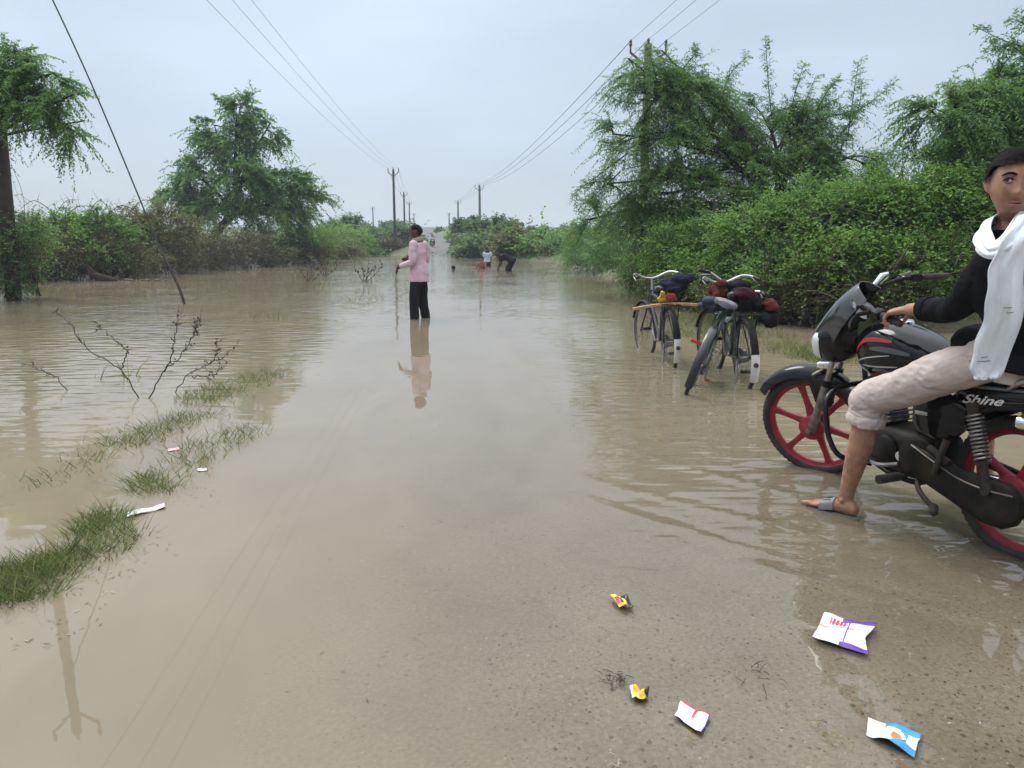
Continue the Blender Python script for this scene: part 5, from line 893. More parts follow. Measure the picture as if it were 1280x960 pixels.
# --- rider
RID = thing('person', 'youth in black shirt and white scarf sitting on the motorcycle, looking back', 'person', tuple(mw((.02, .1, .80))))
RO = V(*RID.location); rl = lambda p: V(*p) - RO
def rider():
    HS = 1.0
    W_ = lambda x, y, z: mw((x, y, z)) - RO
    pel = W_(-.02, .02, .87); hipL = W_(.05, .13, .89); hipR = W_(.05, -.11, .865); kneeL = W_(.50, .33, .625); ankL = W_(.605, .35, .125); kneeR = W_(.48, -.26, .66); ankR = W_(.42, -.30, .20)
    head = rl(at(1267, 230, 2.84)); neck = rl(at(1268, 283, 2.93)); chest = rl(at(1266, 345, 2.98)); shL = rl(at(1243, 326, 2.90)); elL = rl(at(1194, 386, 3.13)); wrL = rl(at(1137, 387, 3.41)); knL = rl(at(1101, 391, 3.53)); shR = rl(at(1300, 322, 3.12)); elR = rl(at(1352, 400, 3.3)); wrR = rl(at(1340, 452, 3.45))
    lat = nrm(shL - shR); flat_ = V(-.25, -.97, .0); HM = basis(nrm(V(-.36, -.92, -.05)), nrm(V(.06, 0, 1)))
    b = MB(); torso(b, [pel + V(0, 0, -.06), pel + V(0, 0, .06), (pel + chest) / 2 + V(.01, .01, .02), chest, neck - V(0, 0, .04), neck], [.15, .15, .135, .155, .12, .05], [.11, .11, .10, .115, .085, .05], [MR @ V(0, 1, 0), MR @ V(0, 1, 0), lat, lat, lat, lat])
    b.tube([neck - V(0, 0, .06), neck, (neck + head) / 2, head + HM @ V(0, -.015, -.05)], [.068, .057, .054, .055], 14, res=10); head_mesh(b, head, HM, HS); ears(b, head, HM, HS)
    for sh, el, wr in ((shL, elL, wrL), (shR, elR, wrR)): b.tube([sh, sh * .5 + el * .5, el, el * .5 + wr * .5, wr], [.052, .046, .040, .037, .027], 14, res=16, rnd=True)
    d = nrm(knL - wrL); hand(b, wrL, d, V(.15, .12, -1), V(.4, .85, .1), (.42, .75, .55), 1.0, .75)
    hand(b, wrR, nrm(wrR - elR), V(-1, 0, -.2), V(0, 1, 0), (.4, .4, .3))
    for hp, kn, an, q in ((hipL, kneeL, ankL, 1), (hipR, kneeR, ankR, -1)):
        b.tube([hp, hp * .5 + kn * .5, kn], [.092, .082, .060], 16, res=12, rnd=True)
        cd = nrm(an - kn); back = nrm(np.cross(MR @ V(0, 1, 0), cd)); b.tube([kn, kn + (an - kn) * .18, kn + (an - kn) * .38 + back * .010, kn + (an - kn) * .65 + back * .004, kn + (an - kn) * .88, an], [.058, .056, .059, .048, .036, .036], 16, res=20, rnd=True)
    fd = nrm(mw((.767, .483, 0)) - mw((.537, .392, 0))); foot(b, ankL, fd, 1.02)
    for q in (-1, 1): b.ball(ankL + np.cross((0, 0, 1), fd) * .034 * q + V(0, 0, -.005), V(.012, .014, .014), 8)
    foot(b, ankR, MR @ V(1, 0, -.05), 1.0)
    body = remesh(b.build('body', SKIN_A, RID), .0042, 3)
    face_bits(head, HM, HS, RID, SKIN_A, (.75, .15)); hc = hair_cap('hair', head, HM, HS, RID, 3, back=-.06, front=.072, thick=.013, side=.022)
    g = np.random.default_rng(77); n_ = 6500; dv = nrm(g.normal(0, 1, (n_, 3)) * V(1, 1, .8) + V(0, -.25, .75)); ok = (dv[:, 2] > np.where(dv[:, 1] > .2, .60, np.where(dv[:, 1] > -.2, .12, -.35))); dv = dv[ok]; n_ = len(dv)
    P0_ = dv * V(.076, .093, .112) * .99 + dv * .010; flow = nrm(V(.85, .35, .0) - dv * (dv @ V(.85, .35, .0))[:, None]); flow = nrm(flow * np.where(dv[:, 2:3] > .35, 1, .25) + V(0, -.1, -1) * np.where(dv[:, 2:3] > .35, .1, 1.) + g.normal(0, .22, (n_, 3))); flow = nrm(flow - dv * (flow * dv).sum(1, keepdims=True))
    ln = g.uniform(.018, .040, (n_, 1)) * np.where(dv[:, 2:3] > .3, 1, .55); sd_ = np.cross(flow, dv) * .0011; P1_ = P0_ + flow * ln * .5 + dv * .006; P2_ = P0_ + flow * ln + dv * .0035; hv = np.stack([P0_ - sd_, P0_ + sd_, P1_ + sd_, P1_ - sd_, P1_ - sd_, P1_ + sd_, P2_ + sd_ * .3, P2_ - sd_ * .3], 1).reshape(-1, 3); hv = head + HS * (hv @ HM.T)
    hq = np.arange(n_)[:, None] * 8; tag(quadmesh('hair_strands', hv, np.concatenate([np.stack([hq + 0, hq + 1, hq + 2, hq + 3], -1), np.stack([hq + 4, hq + 5, hq + 6, hq + 7], -1)], 1).reshape(-1, 4), HAIR, None, hc), kind='stuff')
    # shirt with collar and long sleeves
    BS = cloth('black_shirt_cloth', (.010, .010, .012)); b = MB()
    torso(b, [pel + V(0, 0, -.055), pel + V(0, 0, .06), (pel + chest) / 2 + V(.01, .01, .02), chest, neck - V(0, 0, .075), neck - V(0, 0, .045)], [.20, .185, .165, .182, .150, .082], [.185, .155, .13, .14, .105, .075], [MR @ V(0, 1, 0), MR @ V(0, 1, 0), lat, lat, lat, lat])
    b.tube([shL + lat * -.03, shL * .5 + elL * .5, elL, elL * .45 + wrL * .55, wrL * .62 + elL * .38], [.080, .064, .055, .052, .048], 20, res=44, rnd=True, wr=(.13, 34, [0, .3, .5, .8, 1], [.3, 1, 1, .8, .3])); b.tube([shR + lat * .03, shR * .5 + elR * .5, elR, wrR * .9 + elR * .1], [.08, .066, .057, .048], 14, res=16, rnd=True)
    b.ball(W_(.13, .09, .915), V(.15, .11, .085), 16); b.ball(W_(.10, -.10, .915), V(.14, .11, .08), 16)
    shirt = remesh(b.build('shirt', BS, RID), .0060, 2, .012, .07)
    b = MB(); cax = nrm(head - neck); ring = []
    for z_, r_ in ((-.065, .088), (-.02, .076), (.012, .070), (.008, .064), (-.03, .066)):
        ring.append([neck + cax * (z_ + .018 * math.cos(a - 2.2)) + (HM[:, 0] * math.cos(a) + HM[:, 1] * math.sin(a)) * r_ * (1 - .10 * math.sin(a)) for a in np.linspace(R(110), R(430), 30)])
    b.sheet(np.array(ring), .004); b.build('collar', BS, shirt, 60)
    b = MB(); sd = nrm(wrL - elL); c0 = wrL * .62 + elL * .38; b.tube([c0 - sd * .03, c0 + sd * .012], .0525, 18); b.build('cuff', BS, shirt, 40)
    # rolled trousers
    TR = cloth('beige_trouser_cloth', (.52, .44, .405), .08); b = MB(); torso(b, [pel + V(0, 0, -.10), pel + V(0, 0, -.03), pel + V(0, 0, .06)], [.15, .165, .162], [.12, .135, .125], [MR @ V(0, 1, 0)] * 3)
    for hp, kn, an in ((hipL, kneeL, ankL), (hipR, kneeR, ankR)):
        hem = kn + (an - kn) * .20; kf = nrm(kn - (hp + an) / 2) * .012; b.tube([hp - (kn - hp) * .05, hp * .6 + kn * .4, hp * .25 + kn * .75, kn + kf, kn + (an - kn) * .10 + kf * .5, hem], [.100, .095, .086, .079, .075, .074], 28, res=60, wr=(.085, 24, [0, .2, .45, .7, .85, 1], [1.3, 1.0, .45, .9, 1.3, .5]))
    trs = remesh(b.build('trousers', TR, RID), .0042, 1, .006, .04)
    b = MB(); hem = kneeL + (ankL - kneeL) * .20; hd = nrm(ankL - kneeL); b.tube([hem - hd * .035, hem - hd * .03, hem - hd * .01, hem + hd * .015, hem + hd * .02], [.075, .082, .085, .082, .072], 22); remesh(b.build('rolled_hem', TR, trs), .006, 2, .014, .03)
    # scarf: a loose loop round the neck and one long tail hanging in front
    SC = mat('white_scarf_cloth', (.82, .87, .94), .9, var=.06, scale=5, bump=.0014, bscale=120, spec=.15); b = MB()
    sc = lambda px, py, Y: rl(at(px, py, Y))
    loop = [sc(1252, 283, 3.0), sc(1236, 288, 2.92), sc(1228, 302, 2.83), sc(1240, 314, 2.76), sc(1262, 304, 2.72), sc(1282, 284, 2.78), sc(1296, 268, 2.92), sc(1285, 266, 3.04), sc(1265, 274, 3.06)]
    L_ = catmull(loop + [loop[0]], 60); g = np.random.default_rng(5)
    T_ = nrm(np.roll(L_, -1, 0) - np.roll(L_, 1, 0)); ctr = L_.mean(0); G = []
    for i in range(60):
        N_ = L_[i] - ctr; N_ = nrm(N_ - T_[i] * np.dot(N_, T_[i])); B_ = np.cross(T_[i], N_); wid = .044 + .012 * math.sin(i * .21); row = []
        for q in np.linspace(-1, 1, 25): row.append(L_[i] + N_ * (.030 * math.cos(q * 1.7) - .008 + .0075 * math.sin(q * 10 + 1.2 * math.sin(i * .16) + .05 * i)) + B_ * (q * wid))
        G.append(row)
    b = MB(); b.sheet(np.array(G + [G[0]]), .006); lo_ = b.build('scarf_loop', SC, RID, 80); sm = lo_.modifiers.new('smooth', 'SUBSURF'); sm.levels = sm.render_levels = 1
    rows = [(268, 1272, 1300, 2.76), (300, 1250, 1290, 2.71), (330, 1240, 1284, 2.72), (365, 1232, 1280, 2.745), (400, 1226, 1276, 2.78), (435, 1219, 1268, 2.82), (462, 1213, 1260, 2.845), (474, 1215, 1252, 2.85)]
    C0 = catmull([sc(r[1], r[0], r[3]) for r in rows], 40); C1 = catmull([sc(r[2], r[0] - 4, r[3] + .02) for r in rows], 40); G = []
    C0 += V(1, 0, 0) * (.006 * np.sin(np.arange(40) * .38) + .004 * np.sin(np.arange(40) * .9))[:, None]; C1 += V(1, 0, 0) * (.007 * np.sin(np.arange(40) * .31 + 1))[:, None]
    for i in range(40):
        row = []
        for j in range(31):
            q = j / 30; pl = .012 * math.sin(q * 11 + 1.3 * math.sin(i * .13) + .04 * i) * (1 - .3 * i / 40) + .003 * math.sin(q * 29 + i * .17) + .006 * math.sin(i * .42 + q * 5) * math.sin(q * 6 + i * .1); e_ = .012 * math.sin(q * 37) * (i > 38); row.append(C0[i] * (1 - q) + C1[i] * q + V(-.35, -.93, 0) * (pl + .03 * math.sin(q * 3.14)) + V(0, 0, -e_))
        G.append(row)
    b = MB(); b.sheet(G, .005); tail = b.build('scarf_tail', SC, RID, 80); sm = tail.modifiers.new('smooth', 'SUBSURF'); sm.levels = sm.render_levels = 1
    lm = mat('scarf_thread', (.05, .055, .07), .9)
    for (i, j0, j1) in ((20, 13, 20), (21, 15, 22), (30, 6, 12), (31, 4, 15)):
        b = MB(); b.tube([V(*G[i][j]) + V(-.35, -.93, 0) * .005 for j in range(j0, j1)], .0011, 5); b.build('thread_mark', lm, tail, 80)
    # sandals
    SG = mat('grey_sandal', (.17, .165, .165), .55, bump=.001, bscale=120)
    for an, d_, n_ in ((ankL, fd, 1), (ankR, nrm(MR @ V(1, 0, -.05)), 1)):
        l = np.cross((0, 0, 1), d_); b = MB(); a = np.linspace(0, 2 * math.pi, 28, endpoint=False); out = [(d_ * (.058 + .135 * math.cos(q)) + l * (.043 + .008 * math.cos(q)) * math.sin(q)) for q in a]; b.rings([[an + o_ + V(0, 0, z_) for o_ in out] for z_ in (-.098, -.094, -.082, -.078)]); sd_ = b.build('sandal', SG, RID)
        b = MB(); Gs = []
        for t_ in np.linspace(.040, .105, 6): w_, h_, z_ = (np.interp(t_, [.03, .08, .12], k_) for k_ in ([.035, .040, .044], [.036, .026, .019], [-.038, -.050, -.057])); Gs.append([an + d_ * t_ * 1.02 + l * math.cos(q) * (w_ + .004) + V(0, 0, z_ + (h_ + .0035) * math.sin(q) - (.02 if q in (0, math.pi) else 0)) for q in np.linspace(0, math.pi, 15)])
        b.sheet(Gs, .004); st_ = b.build('strap', SG, sd_, 60)
        for q0 in (.9, 1.3, 1.7, 2.1):
            b = MB(); b.tube([an + d_ * t_ * 1.02 + l * math.cos(q0 + (t_ - .07) * 5) * (np.interp(t_, [.03, .08, .12], [.035, .040, .044]) + .006) + V(0, 0, np.interp(t_, [.03, .08, .12], [-.038, -.050, -.057]) + (np.interp(t_, [.03, .08, .12], [.036, .026, .019]) + .006) * math.sin(q0 + (t_ - .07) * 5)) for t_ in (.055, .075, .095)], .0022, 6); b.build('strap_mark', BLACKP, st_)
rider()
# --- other people: joints in metres, facing +y locally before turning
def figure(label, loc, rotz, J, skinm, shirt=None, trousers=None, hair_seed=1, vox=.012, detail=False, sleeves=1, hs=1.0, group=None, cat='person', curl=(.5, .5, .4), face=None, legs=True, hem=1.0):
    t = thing('person', label, cat, loc, (0, 0, rotz), group); v = {k: V(*p) for k, p in J.items()}; b = MB(); lat = nrm(v['shL'] - v['shR']); latp = nrm(v['hipL'] - v['hipR']); mid = (v['pel'] + v['chest']) / 2; up = nrm(v['neck'] - v['pel'])
    torso(b, [v['pel'] - up * .05, v['pel'] + up * .03, mid, v['chest'], v['neck'] - up * .04, v['neck']], [.145, .15, .13, .155, .115, .048], [.105, .108, .095, .11, .08, .048], [latp, latp, lat, lat, lat, lat], 16, 16)
    HM = basis(v['look'], v.get('hup', V(0, 0, 1))); b.tube([v['neck'] - up * .05, v['neck'], v['head'] + HM @ V(0, -.015, -.05)], [.06, .054, .052], 12, res=8); head_mesh(b, v['head'], HM, hs, 32, 28); ears(b, v['head'], HM, hs)
    for s_ in 'LR':
        sh, el, wr = v['sh' + s_], v['el' + s_], v['wr' + s_]; b.tube([sh, sh * .5 + el * .5, el, el * .5 + wr * .5, wr], [.05, .045, .038, .035, .025], 12, res=12, rnd=True); hand(b, wr, v.get('hd' + s_, wr - el), v.get('pn' + s_, V(0, 0, -1)), v.get('th' + s_, V(0, 1, 0)), curl)
        if legs:
            hp, kn, an = v['hip' + s_], v['kn' + s_], v['an' + s_]; b.tube([hp, hp * .5 + kn * .5, kn], [.088, .078, .058], 12, res=10, rnd=True); b.tube([kn, kn * .65 + an * .35, an], [.056, .056, .037], 12, res=12, rnd=True); foot(b, an, v.get('ft' + s_, V(0, 1, 0)))
    remesh(b.build('body', skinm, t), vox, 2); hair_cap('hair', v['head'], HM, hs, t, hair_seed, back=-.06, front=.05, thick=.013, side=.02)
    if detail: face_bits(v['head'], HM, hs, t, skinm)
    if shirt:
        b = MB(); e_ = v['pel'] - up * v.get('shirt_len', V(.10))[0]; torso(b, [e_, v['pel'] + up * .03, mid, v['chest'], v['neck'] - up * .06, v['neck'] - up * .03], [.198, .186, .158, .182, .135, .072], [.160, .150, .125, .138, .10, .07], [latp, latp, lat, lat, lat, lat], 18, 20)
        for s_ in 'LR':
            sh, el, wr = v['sh' + s_], v['el' + s_], v['wr' + s_]; end = el * (1 - max(0, sleeves - .5) * 2) + wr * max(0, sleeves - .5) * 2 if sleeves > .5 else sh * .4 + el * .6; P = [sh - lat * .02 * (1 if s_ == 'L' else -1), sh * .5 + el * .5, el, end] if sleeves > .5 else [sh, end]; b.tube(P, [.075, .064, .056, .050] if sleeves > .5 else [.075, .07], 14, res=14, rnd=True)
        remesh(b.build('shirt', shirt, t), max(.009, vox * .8), 3, .022, .10)
    if trousers:
        b = MB(); torso(b, [v['pel'] - up * .10, v['pel'] - up * .02, v['pel'] + up * .07], [.135, .15, .148], [.11, .122, .115], [latp] * 3, 16, 8)
        for s_ in 'LR':
            hp, kn, an = v['hip' + s_], v['kn' + s_], v['an' + s_]; en = kn * (1 - hem) + an * hem; b.tube([hp, hp * .5 + kn * .5, kn, en], [.094, .096, .084, .076], 14, res=16, rnd=True)
        remesh(b.build('trousers', trousers, t), max(.009, vox * .8), 3, .016, .10)
    return t, v
PINK = cloth('pink_shirt_cloth', (.60, .44, .52), .07); DKT = cloth('charcoal_trouser_cloth', (.018, .018, .022)); KHAKI = cloth('khaki_towel_cloth', (.34, .29, .24)); TEE = cloth('dark_tee_cloth', (.016, .014, .016)); WTEE = cloth('pale_blue_shirt_cloth', (.42, .50, .54)); MAROON = cloth('maroon_cloth', (.14, .03, .03))
st = dict(pel=(0, 0, .92), chest=(0, .02, 1.28), neck=(0, 0, 1.46), head=(0, .035, 1.60), look=(-.40, .92, -.05), shL=(-.20, .0, 1.39), shR=(.20, 0, 1.39), elL=(-.225, .0, 1.12), wrL=(-.17, .22, 1.05), elR=(.225, -.02, 1.12), wrR=(.15, .22, 1.16), hipL=(-.09, 0, .88), hipR=(.09, 0, .88), knL=(-.125, .04, .48), knR=(.125, .0, .48), anL=(-.15, .02, .08), anR=(.14, -.05, .08), shirt_len=(.13,), hdL=(.15, 1, -.25), hdR=(-.1, 1, -.1), pnL=(1, .1, -.2), pnR=(-1, 0, -.3), thL=(0, .3, 1), thR=(0, .3, 1))
p_ = atz0(525, 398); MAN, mv = figure('man in pink shirt and black trousers standing in the flood, towel round his neck', (p_[0], p_[1], -.17), R(70), st, SKIN_B, PINK, DKT, 4, .009, True, 1.0)
b = MB(); nk = mv['neck']; ring = [nk + V(.075 * math.cos(a), .075 * math.sin(a) + .01, .02 - .02 * math.sin(a)) for a in np.linspace(0, 2 * math.pi, 26)]; b.tube(ring, .026, 8); b.tube(np.array(ring) + V(0, .005, -.03), .030, 8); b.tube([nk + V(-.06, .07, -.02), nk + V(-.07, .12, -.12)], [.03, .02], 8); remesh(b.build('towel', KHAKI, MAN), .008, 2, .012, .05)
b = MB(); b.tube(catmull([mv['wrL'] + V(.02, .08, -.02), mv['wrL'] + V(.04, .12, -.07), mv['wrL'] + V(.03, .13, -.14)], 10), [.022, .026, .022, .018, .016, .018, .02, .018, .012, .008], 8); o = b.build('held_cloth', MAROON); o.parent = None; o.matrix_world = Matrix.Translation(MAN.location) @ Matrix.Rotation(R(70), 4, 'Z'); tag(o, 'small dark red cloth in the hand of the man in the pink shirt', 'cloth')
# bending man
bd_ = dict(pel=(0, -.12, .80), chest=(0, .22, .96), neck=(0, .38, 1.00), head=(0, .50, .99), look=(0, .8, -.6), hup=(0, .6, .8), shL=(-.17, .32, .97), shR=(.17, .32, .97), elL=(-.19, .38, .72), wrL=(-.15, .46, .50), elR=(.19, .40, .73), wrR=(.14, .48, .52), hipL=(-.09, -.10, .77), hipR=(.09, -.10, .77), knL=(-.11, .08, .44), knR=(.10, .02, .42), anL=(-.11, -.02, .08), anR=(.10, -.12, .08), shirt_len=(.10,))
p_ = atz0(637, 339); figure('man in dark clothes bending over with his hands in the water', (p_[0], p_[1], -.36), R(75), bd_, SKIN_B, TEE, DKT, 5, .014, False, .5)
# seated bather
sb = dict(pel=(0, 0, .12), chest=(0, .05, .45), neck=(0, .07, .62), head=(0, .11, .75), look=(-.2, 1, -.1), shL=(-.18, .06, .55), shR=(.18, .06, .55), elL=(-.22, .22, .36), wrL=(-.12, .30, .54), elR=(.24, .18, .33), wrR=(.18, .40, .30), hipL=(-.1, .05, .1), hipR=(.1, .05, .1), knL=(-.16, .45, .3), knR=(.2, .42, .26), anL=(-.1, .55, .02), anR=(.16, .60, .02), hdL=(.3, .1, .9), pnL=(0, -1, 0))
p_ = atz0(603, 336); figure('bare chested bather sitting low in the water beside the boy in the pale shirt', (p_[0], p_[1], -.30), R(160), sb, SKIN_C, None, MAROON, 6, .014, hem=.1)
kd = {k: tuple(V(*q) * .80) if k not in ('look', 'hdL', 'hdR', 'pnL', 'pnR', 'thL', 'thR', 'shirt_len') else q for k, q in st.items()}; kd['wrL'] = (-.19, .05, .72); kd['elL'] = (-.2, .0, .9); kd['wrR'] = (.19, .06, .72); kd['hdL'] = kd['hdR'] = (0, .1, -1); kd['pnL'], kd['pnR'] = (1, 0, 0), (-1, 0, 0); kd['shirt_len'] = (.06,); kd['look'] = (.2, 1, -.1)
p_ = at(609, 318, 39); figure('boy in pale blue shirt and dark shorts standing behind the seated bather', (p_[0], p_[1], -.46), R(170), kd, SKIN_B, WTEE, DKT, 7, .014, False, .5, hem=.2, hs=.95)
# swimmer: only head and shoulders out
sw = dict(sb); p_ = atz0(568, 337); figure('swimmer with only a dark wet head above the water', (p_[0], p_[1], -.69), R(30), sw, SKIN_B, None, None, 8, .014)
# riders far up the road
sit = dict(pel=(0, 0, .84), chest=(0, .08, 1.16), neck=(0, .08, 1.34), head=(0, .11, 1.48), look=(0, 1, 0), shL=(-.18, .07, 1.27), shR=(.18, .07, 1.27), elL=(-.27, .25, 1.08), wrL=(-.25, .48, 1.02), elR=(.27, .25, 1.08), wrR=(.25, .48, 1.02), hipL=(-.1, .03, .82), hipR=(.1, .03, .82), knL=(-.22, .42, .70), knR=(.22, .42, .70), anL=(-.2, .30, .30), anR=(.2, .30, .30), shirt_len=(.06,))
P0 = V(-9.95, 98.0, 0); P0[2] = gz(P0[0], P0[1]) + .004; fm = copy_tree(MOTO); fm.location = P0; fm.rotation_euler = (0, 0, R(90 + 6 + 180)); tag(fm, 'far motorcycle coming down the road with two riders', 'motorcycle')
for ch in fm.children_recursive: pass
fx = V(math.sin(R(6)), -math.cos(R(6)), 0)
figure('front rider on the far motorcycle in a white shirt', tuple(P0 + fx * .25), R(186), sit, SKIN_B, WTEE, DKT, 9, .02)
figure('pillion rider in maroon behind the front rider of the far motorcycle', tuple(P0 - fx * .20 + V(.06, 0, .03)), R(186), sit, SKIN_B, MAROON, DKT, 10, .02)
# ------------------------------------------------------------------ bicycles
GUARD = mat('dull_guard_paint', (.010, .010, .012), .6, var=.4, scale=14, spec=.12); GREENF = mat('green_frame_paint', (.009, .034, .029), .4, var=.4, scale=20, coat=.3); BLUEF = mat('black_frame_paint', (.012, .013, .018), .35, var=.4, scale=20, coat=.3); WHITEG = mat('white_guard_paint', (.66, .65, .62), .45, var=.1, scale=20)
RIMD = mat('tarnished_rim', (.17, .16, .15), .45, .8, var=.4, scale=20); BIKEBAR = mat('bar_chrome', (.48, .48, .48), .32, 1.); SPOKE = mat('spoke_steel', (.10, .095, .09), .5, .8); LEATH = mat('saddle_leather', (.022, .022, .026), .5, var=.4, scale=20); GREYS = mat('grey_saddle', (.16, .165, .18), .5, var=.3, scale=20); REFL = mat('reflector', (.05, .03, .03), .2); REDPL = mat('red_plastic', (.42, .03, .02), .4); WOOD = mat('plank_wood', (.40, .25, .12), .8, var=.3, scale=14)
def bike_wheel(t, name, x, steer_=0.0, rim_m=None):
    c = V(x, 0, .335); ax = nrm(V(-math.sin(steer_), math.cos(steer_), 0)); fw = np.cross(ax, V(0, 0, 1)); b = MB(); b.lathe([(.01, -.05), (.022, -.045), (.022, -.035), (.012, -.03), (.012, .03), (.022, .035), (.022, .045), (.01, .05)], c, ax, 12); hub = b.build(name, STEEL, t)
    b = MB(); b.lathe([(.318 + .018 * math.cos(a), .018 * math.sin(a)) for a in np.linspace(0, 2 * math.pi, 10, endpoint=False)], c, ax, 48, full=True); b.build('tyre', RUBBER, hub)
    b = MB(); b.lathe([(.306, -.014), (.306, .014), (.296, .012), (.293, 0), (.296, -.012)], c, ax, 48, full=True); b.build('rim', rim_m or RIMD, hub)
    for k in range(32):
        a = 2 * math.pi * k / 32; s = 1 if k % 2 else -1; a2 = a + (.5 if k % 4 < 2 else -.5); d1 = fw * math.cos(a) + V(0, 0, 1) * math.sin(a); d2 = fw * math.cos(a2) + V(0, 0, 1) * math.sin(a2); b = MB(); b.tube([c + d2 * .021 + ax * s * .038, c + d1 * .297], .0016, 4); b.build('spoke', SPOKE, hub)
    return hub
def arc_guard(t, name, m, x, a0, a1, w=.032, steer_=0.0, rr=.352, tail=None):
    fw = V(math.cos(steer_), math.sin(steer_), 0); ax = V(-math.sin(steer_), math.cos(steer_), 0); b = MB(); G = []
    for a in np.linspace(a0, a1, 24): d = fw * math.cos(a) + V(0, 0, 1) * math.sin(a); G.append([V(x, 0, .335) + d * (rr + .014 * (1 - q * q)) + ax * q * w for q in np.linspace(-1, 1, 7)])
    b.sheet(np.array(G), .002); g_ = b.build(name, m, t)
    if tail is not None:
        b = MB(); G = []
        for a in np.linspace(a1 - R(38), a1 + R(2), 12): d = fw * math.cos(a) + V(0, 0, 1) * math.sin(a); G.append([V(x, 0, .335) + d * (rr + .003 + .016 * (1 - q * q)) + ax * q * (w + .004) for q in np.linspace(-1, 1, 7)])
        b.sheet(np.array(G), .002); tl = b.build('white_tail', tail, g_); a = a1 - R(24); d = fw * math.cos(a) + V(0, 0, 1) * math.sin(a); b = MB(); b.lathe([(.001, .022), (.018, .022), (.022, .014), (.022, .0)], V(x, 0, .335) + d * (rr + .012), d, 14); b.build('reflector', REFL, tl)
    return g_
def bicycle(label, loc, head, lean, fr, st=0.0, saddle=LEATH, guard=GUARD, tail=WHITEG, bar='upright', pedal=BLACKP, carrier=True, stand=True, crank=.6):
    root = thing('bicycle', label, 'bicycle', loc, (0, 0, 0), 'bicycles standing at the flooded road edge'); root.rotation_euler = (Matrix.Rotation(head, 3, 'Z') @ Matrix.Rotation(lean, 3, 'X')).to_euler(); t = root
    hd, bb = V(.86, 0, .80), V(.46, 0, .29); sx = V(.30, 0, .78); ftp = V(.90, 0, .68); fa = V(1.10, 0, .335)
    bike_wheel(t, 'rear_wheel', 0); 
    b = MB(); b.tube([bb, sx + V(-.02, 0, .06)], .0145, 10); b.tube([sx + V(.01, 0, -.02), hd + V(0, 0, -.01)], .013, 10); b.tube([bb, ftp], .0155, 10); b.tube([hd + V(-.01, 0, .04), ftp + V(.015, 0, -.04)], .018, 10)
    for s in (-1, 1): b.tube([bb + V(0, s * .03, 0), (0, s * .055, .335)], .009, 8); b.tube([sx + V(0, s * .02, 0), (.06, s * .05, .43), (0, s * .055, .335)], .008, 8)
    b.build('frame', fr, t)
    # steered front end
    c_, s_ = math.cos(st), math.sin(st); pv = V(.885, 0, .7)
    def sx_(v): q = np.asarray(v, float) - pv; return pv + np.stack([q[..., 0] * c_ - q[..., 1] * s_, q[..., 0] * s_ + q[..., 1] * c_, q[..., 2]], -1)
    f0 = sx_(fa); fwv = V(c_, s_, 0); axv = V(-s_, c_, 0); b = MB()
    for s in (-1, 1): b.tube(catmull([sx_(ftp + V(.02, s * .035, -.05)), sx_(V(1.0, s * .05, .48)), sx_(fa + V(0, s * .055, 0))], 10), .011, 8)
    b.bar(sx_(ftp + V(.02, -.045, -.04)), sx_(ftp + V(.02, .045, -.04)), .03, .03); b.build('fork', fr, t)
    o = bike_wheel(t, 'front_wheel', 0, st); off = f0 - V(0, 0, .335); off[2] = 0; o.location = off
    g2 = arc_guard(t, 'front_mudguard', guard, 0, R(20), R(165), .03, st); g2.location = off
    arc_guard(t, 'rear_mudguard', guard, 0, R(40), R(206), .033, 0, tail=tail)
    b = MB(); h0 = V(.85, 0, .86); up = V(.845, 0, .97)
    if bar == 'upright': P = [(.62, .27, 1.00), (.72, .265, 1.02), (.83, .20, 1.03), (.88, .08, .98), (.87, 0, .97), (.88, -.08, .98), (.83, -.20, 1.03), (.72, -.265, 1.02), (.62, -.27, 1.00)]
    else: P = [(.70, .32, 1.04), (.78, .26, 1.05), (.86, .10, 1.0), (.87, 0, .99), (.86, -.10, 1.0), (.78, -.26, 1.05), (.70, -.32, 1.04)]
    b.tube(catmull([sx_(V(*p)) for p in P], 40), .011, 8); b.tube([sx_(h0 + V(0, 0, -.06)), sx_(up + V(.02, 0, 0))], .012, 8); hb_ = b.build('handlebar', BIKEBAR, t)
    for q in (0, -1):
        p0, p1 = sx_(V(*P[q])), sx_(V(*P[1 if q == 0 else -2])); d = nrm(p0 - p1); b = MB(); b.tube([p0 - d * .09, p0 + d * .015], .0155, 10, rnd=True); b.build('grip', BLACKP, hb_); b = MB(); b.tube([p0 - d * .12 + V(.02, 0, -.015), p0 - d * .05 + V(.045, 0, -.03), p0 + V(.04, 0, -.04)], .005, 6); b.build('brake_lever', STEEL, hb_)
    b = MB(); b.tube([sx_(V(.88, .03, .96)), sx_(V(.94, .03, .70))], .003, 5); b.tube([sx_(V(.88, -.03, .96)), sx_(V(.94, -.03, .70))], .003, 5); b.build('brake_rods', STEEL, hb_)
    sd = V(.25, 0, .88); b = MB(); b.loft([(.14, .885, .06, .025), (.17, .89, .10, .038), (.24, .89, .105, .036), (.31, .885, .06, .032), (.38, .88, .032, .028), (.43, .875, .024, .022), (.44, .872, .012, .014)], 18, p=2.6); s1 = b.build('saddle', saddle, t)
    b = MB()
    for s in (-1, 1): b.lathe([(.022, 0), (.024, .02), (.022, .04), (.024, .06)], (.17, s * .06, .80), (0, 0, 1), 10); b.tube([(.17, s * .06, .80), (.29, s * .02, .82), (.40, 0, .86)], .004, 5)
    b.tube([sx + V(-.02, 0, .04), sx + V(-.025, 0, .09)], .012, 8); b.build('saddle_springs', BLACKM, s1)
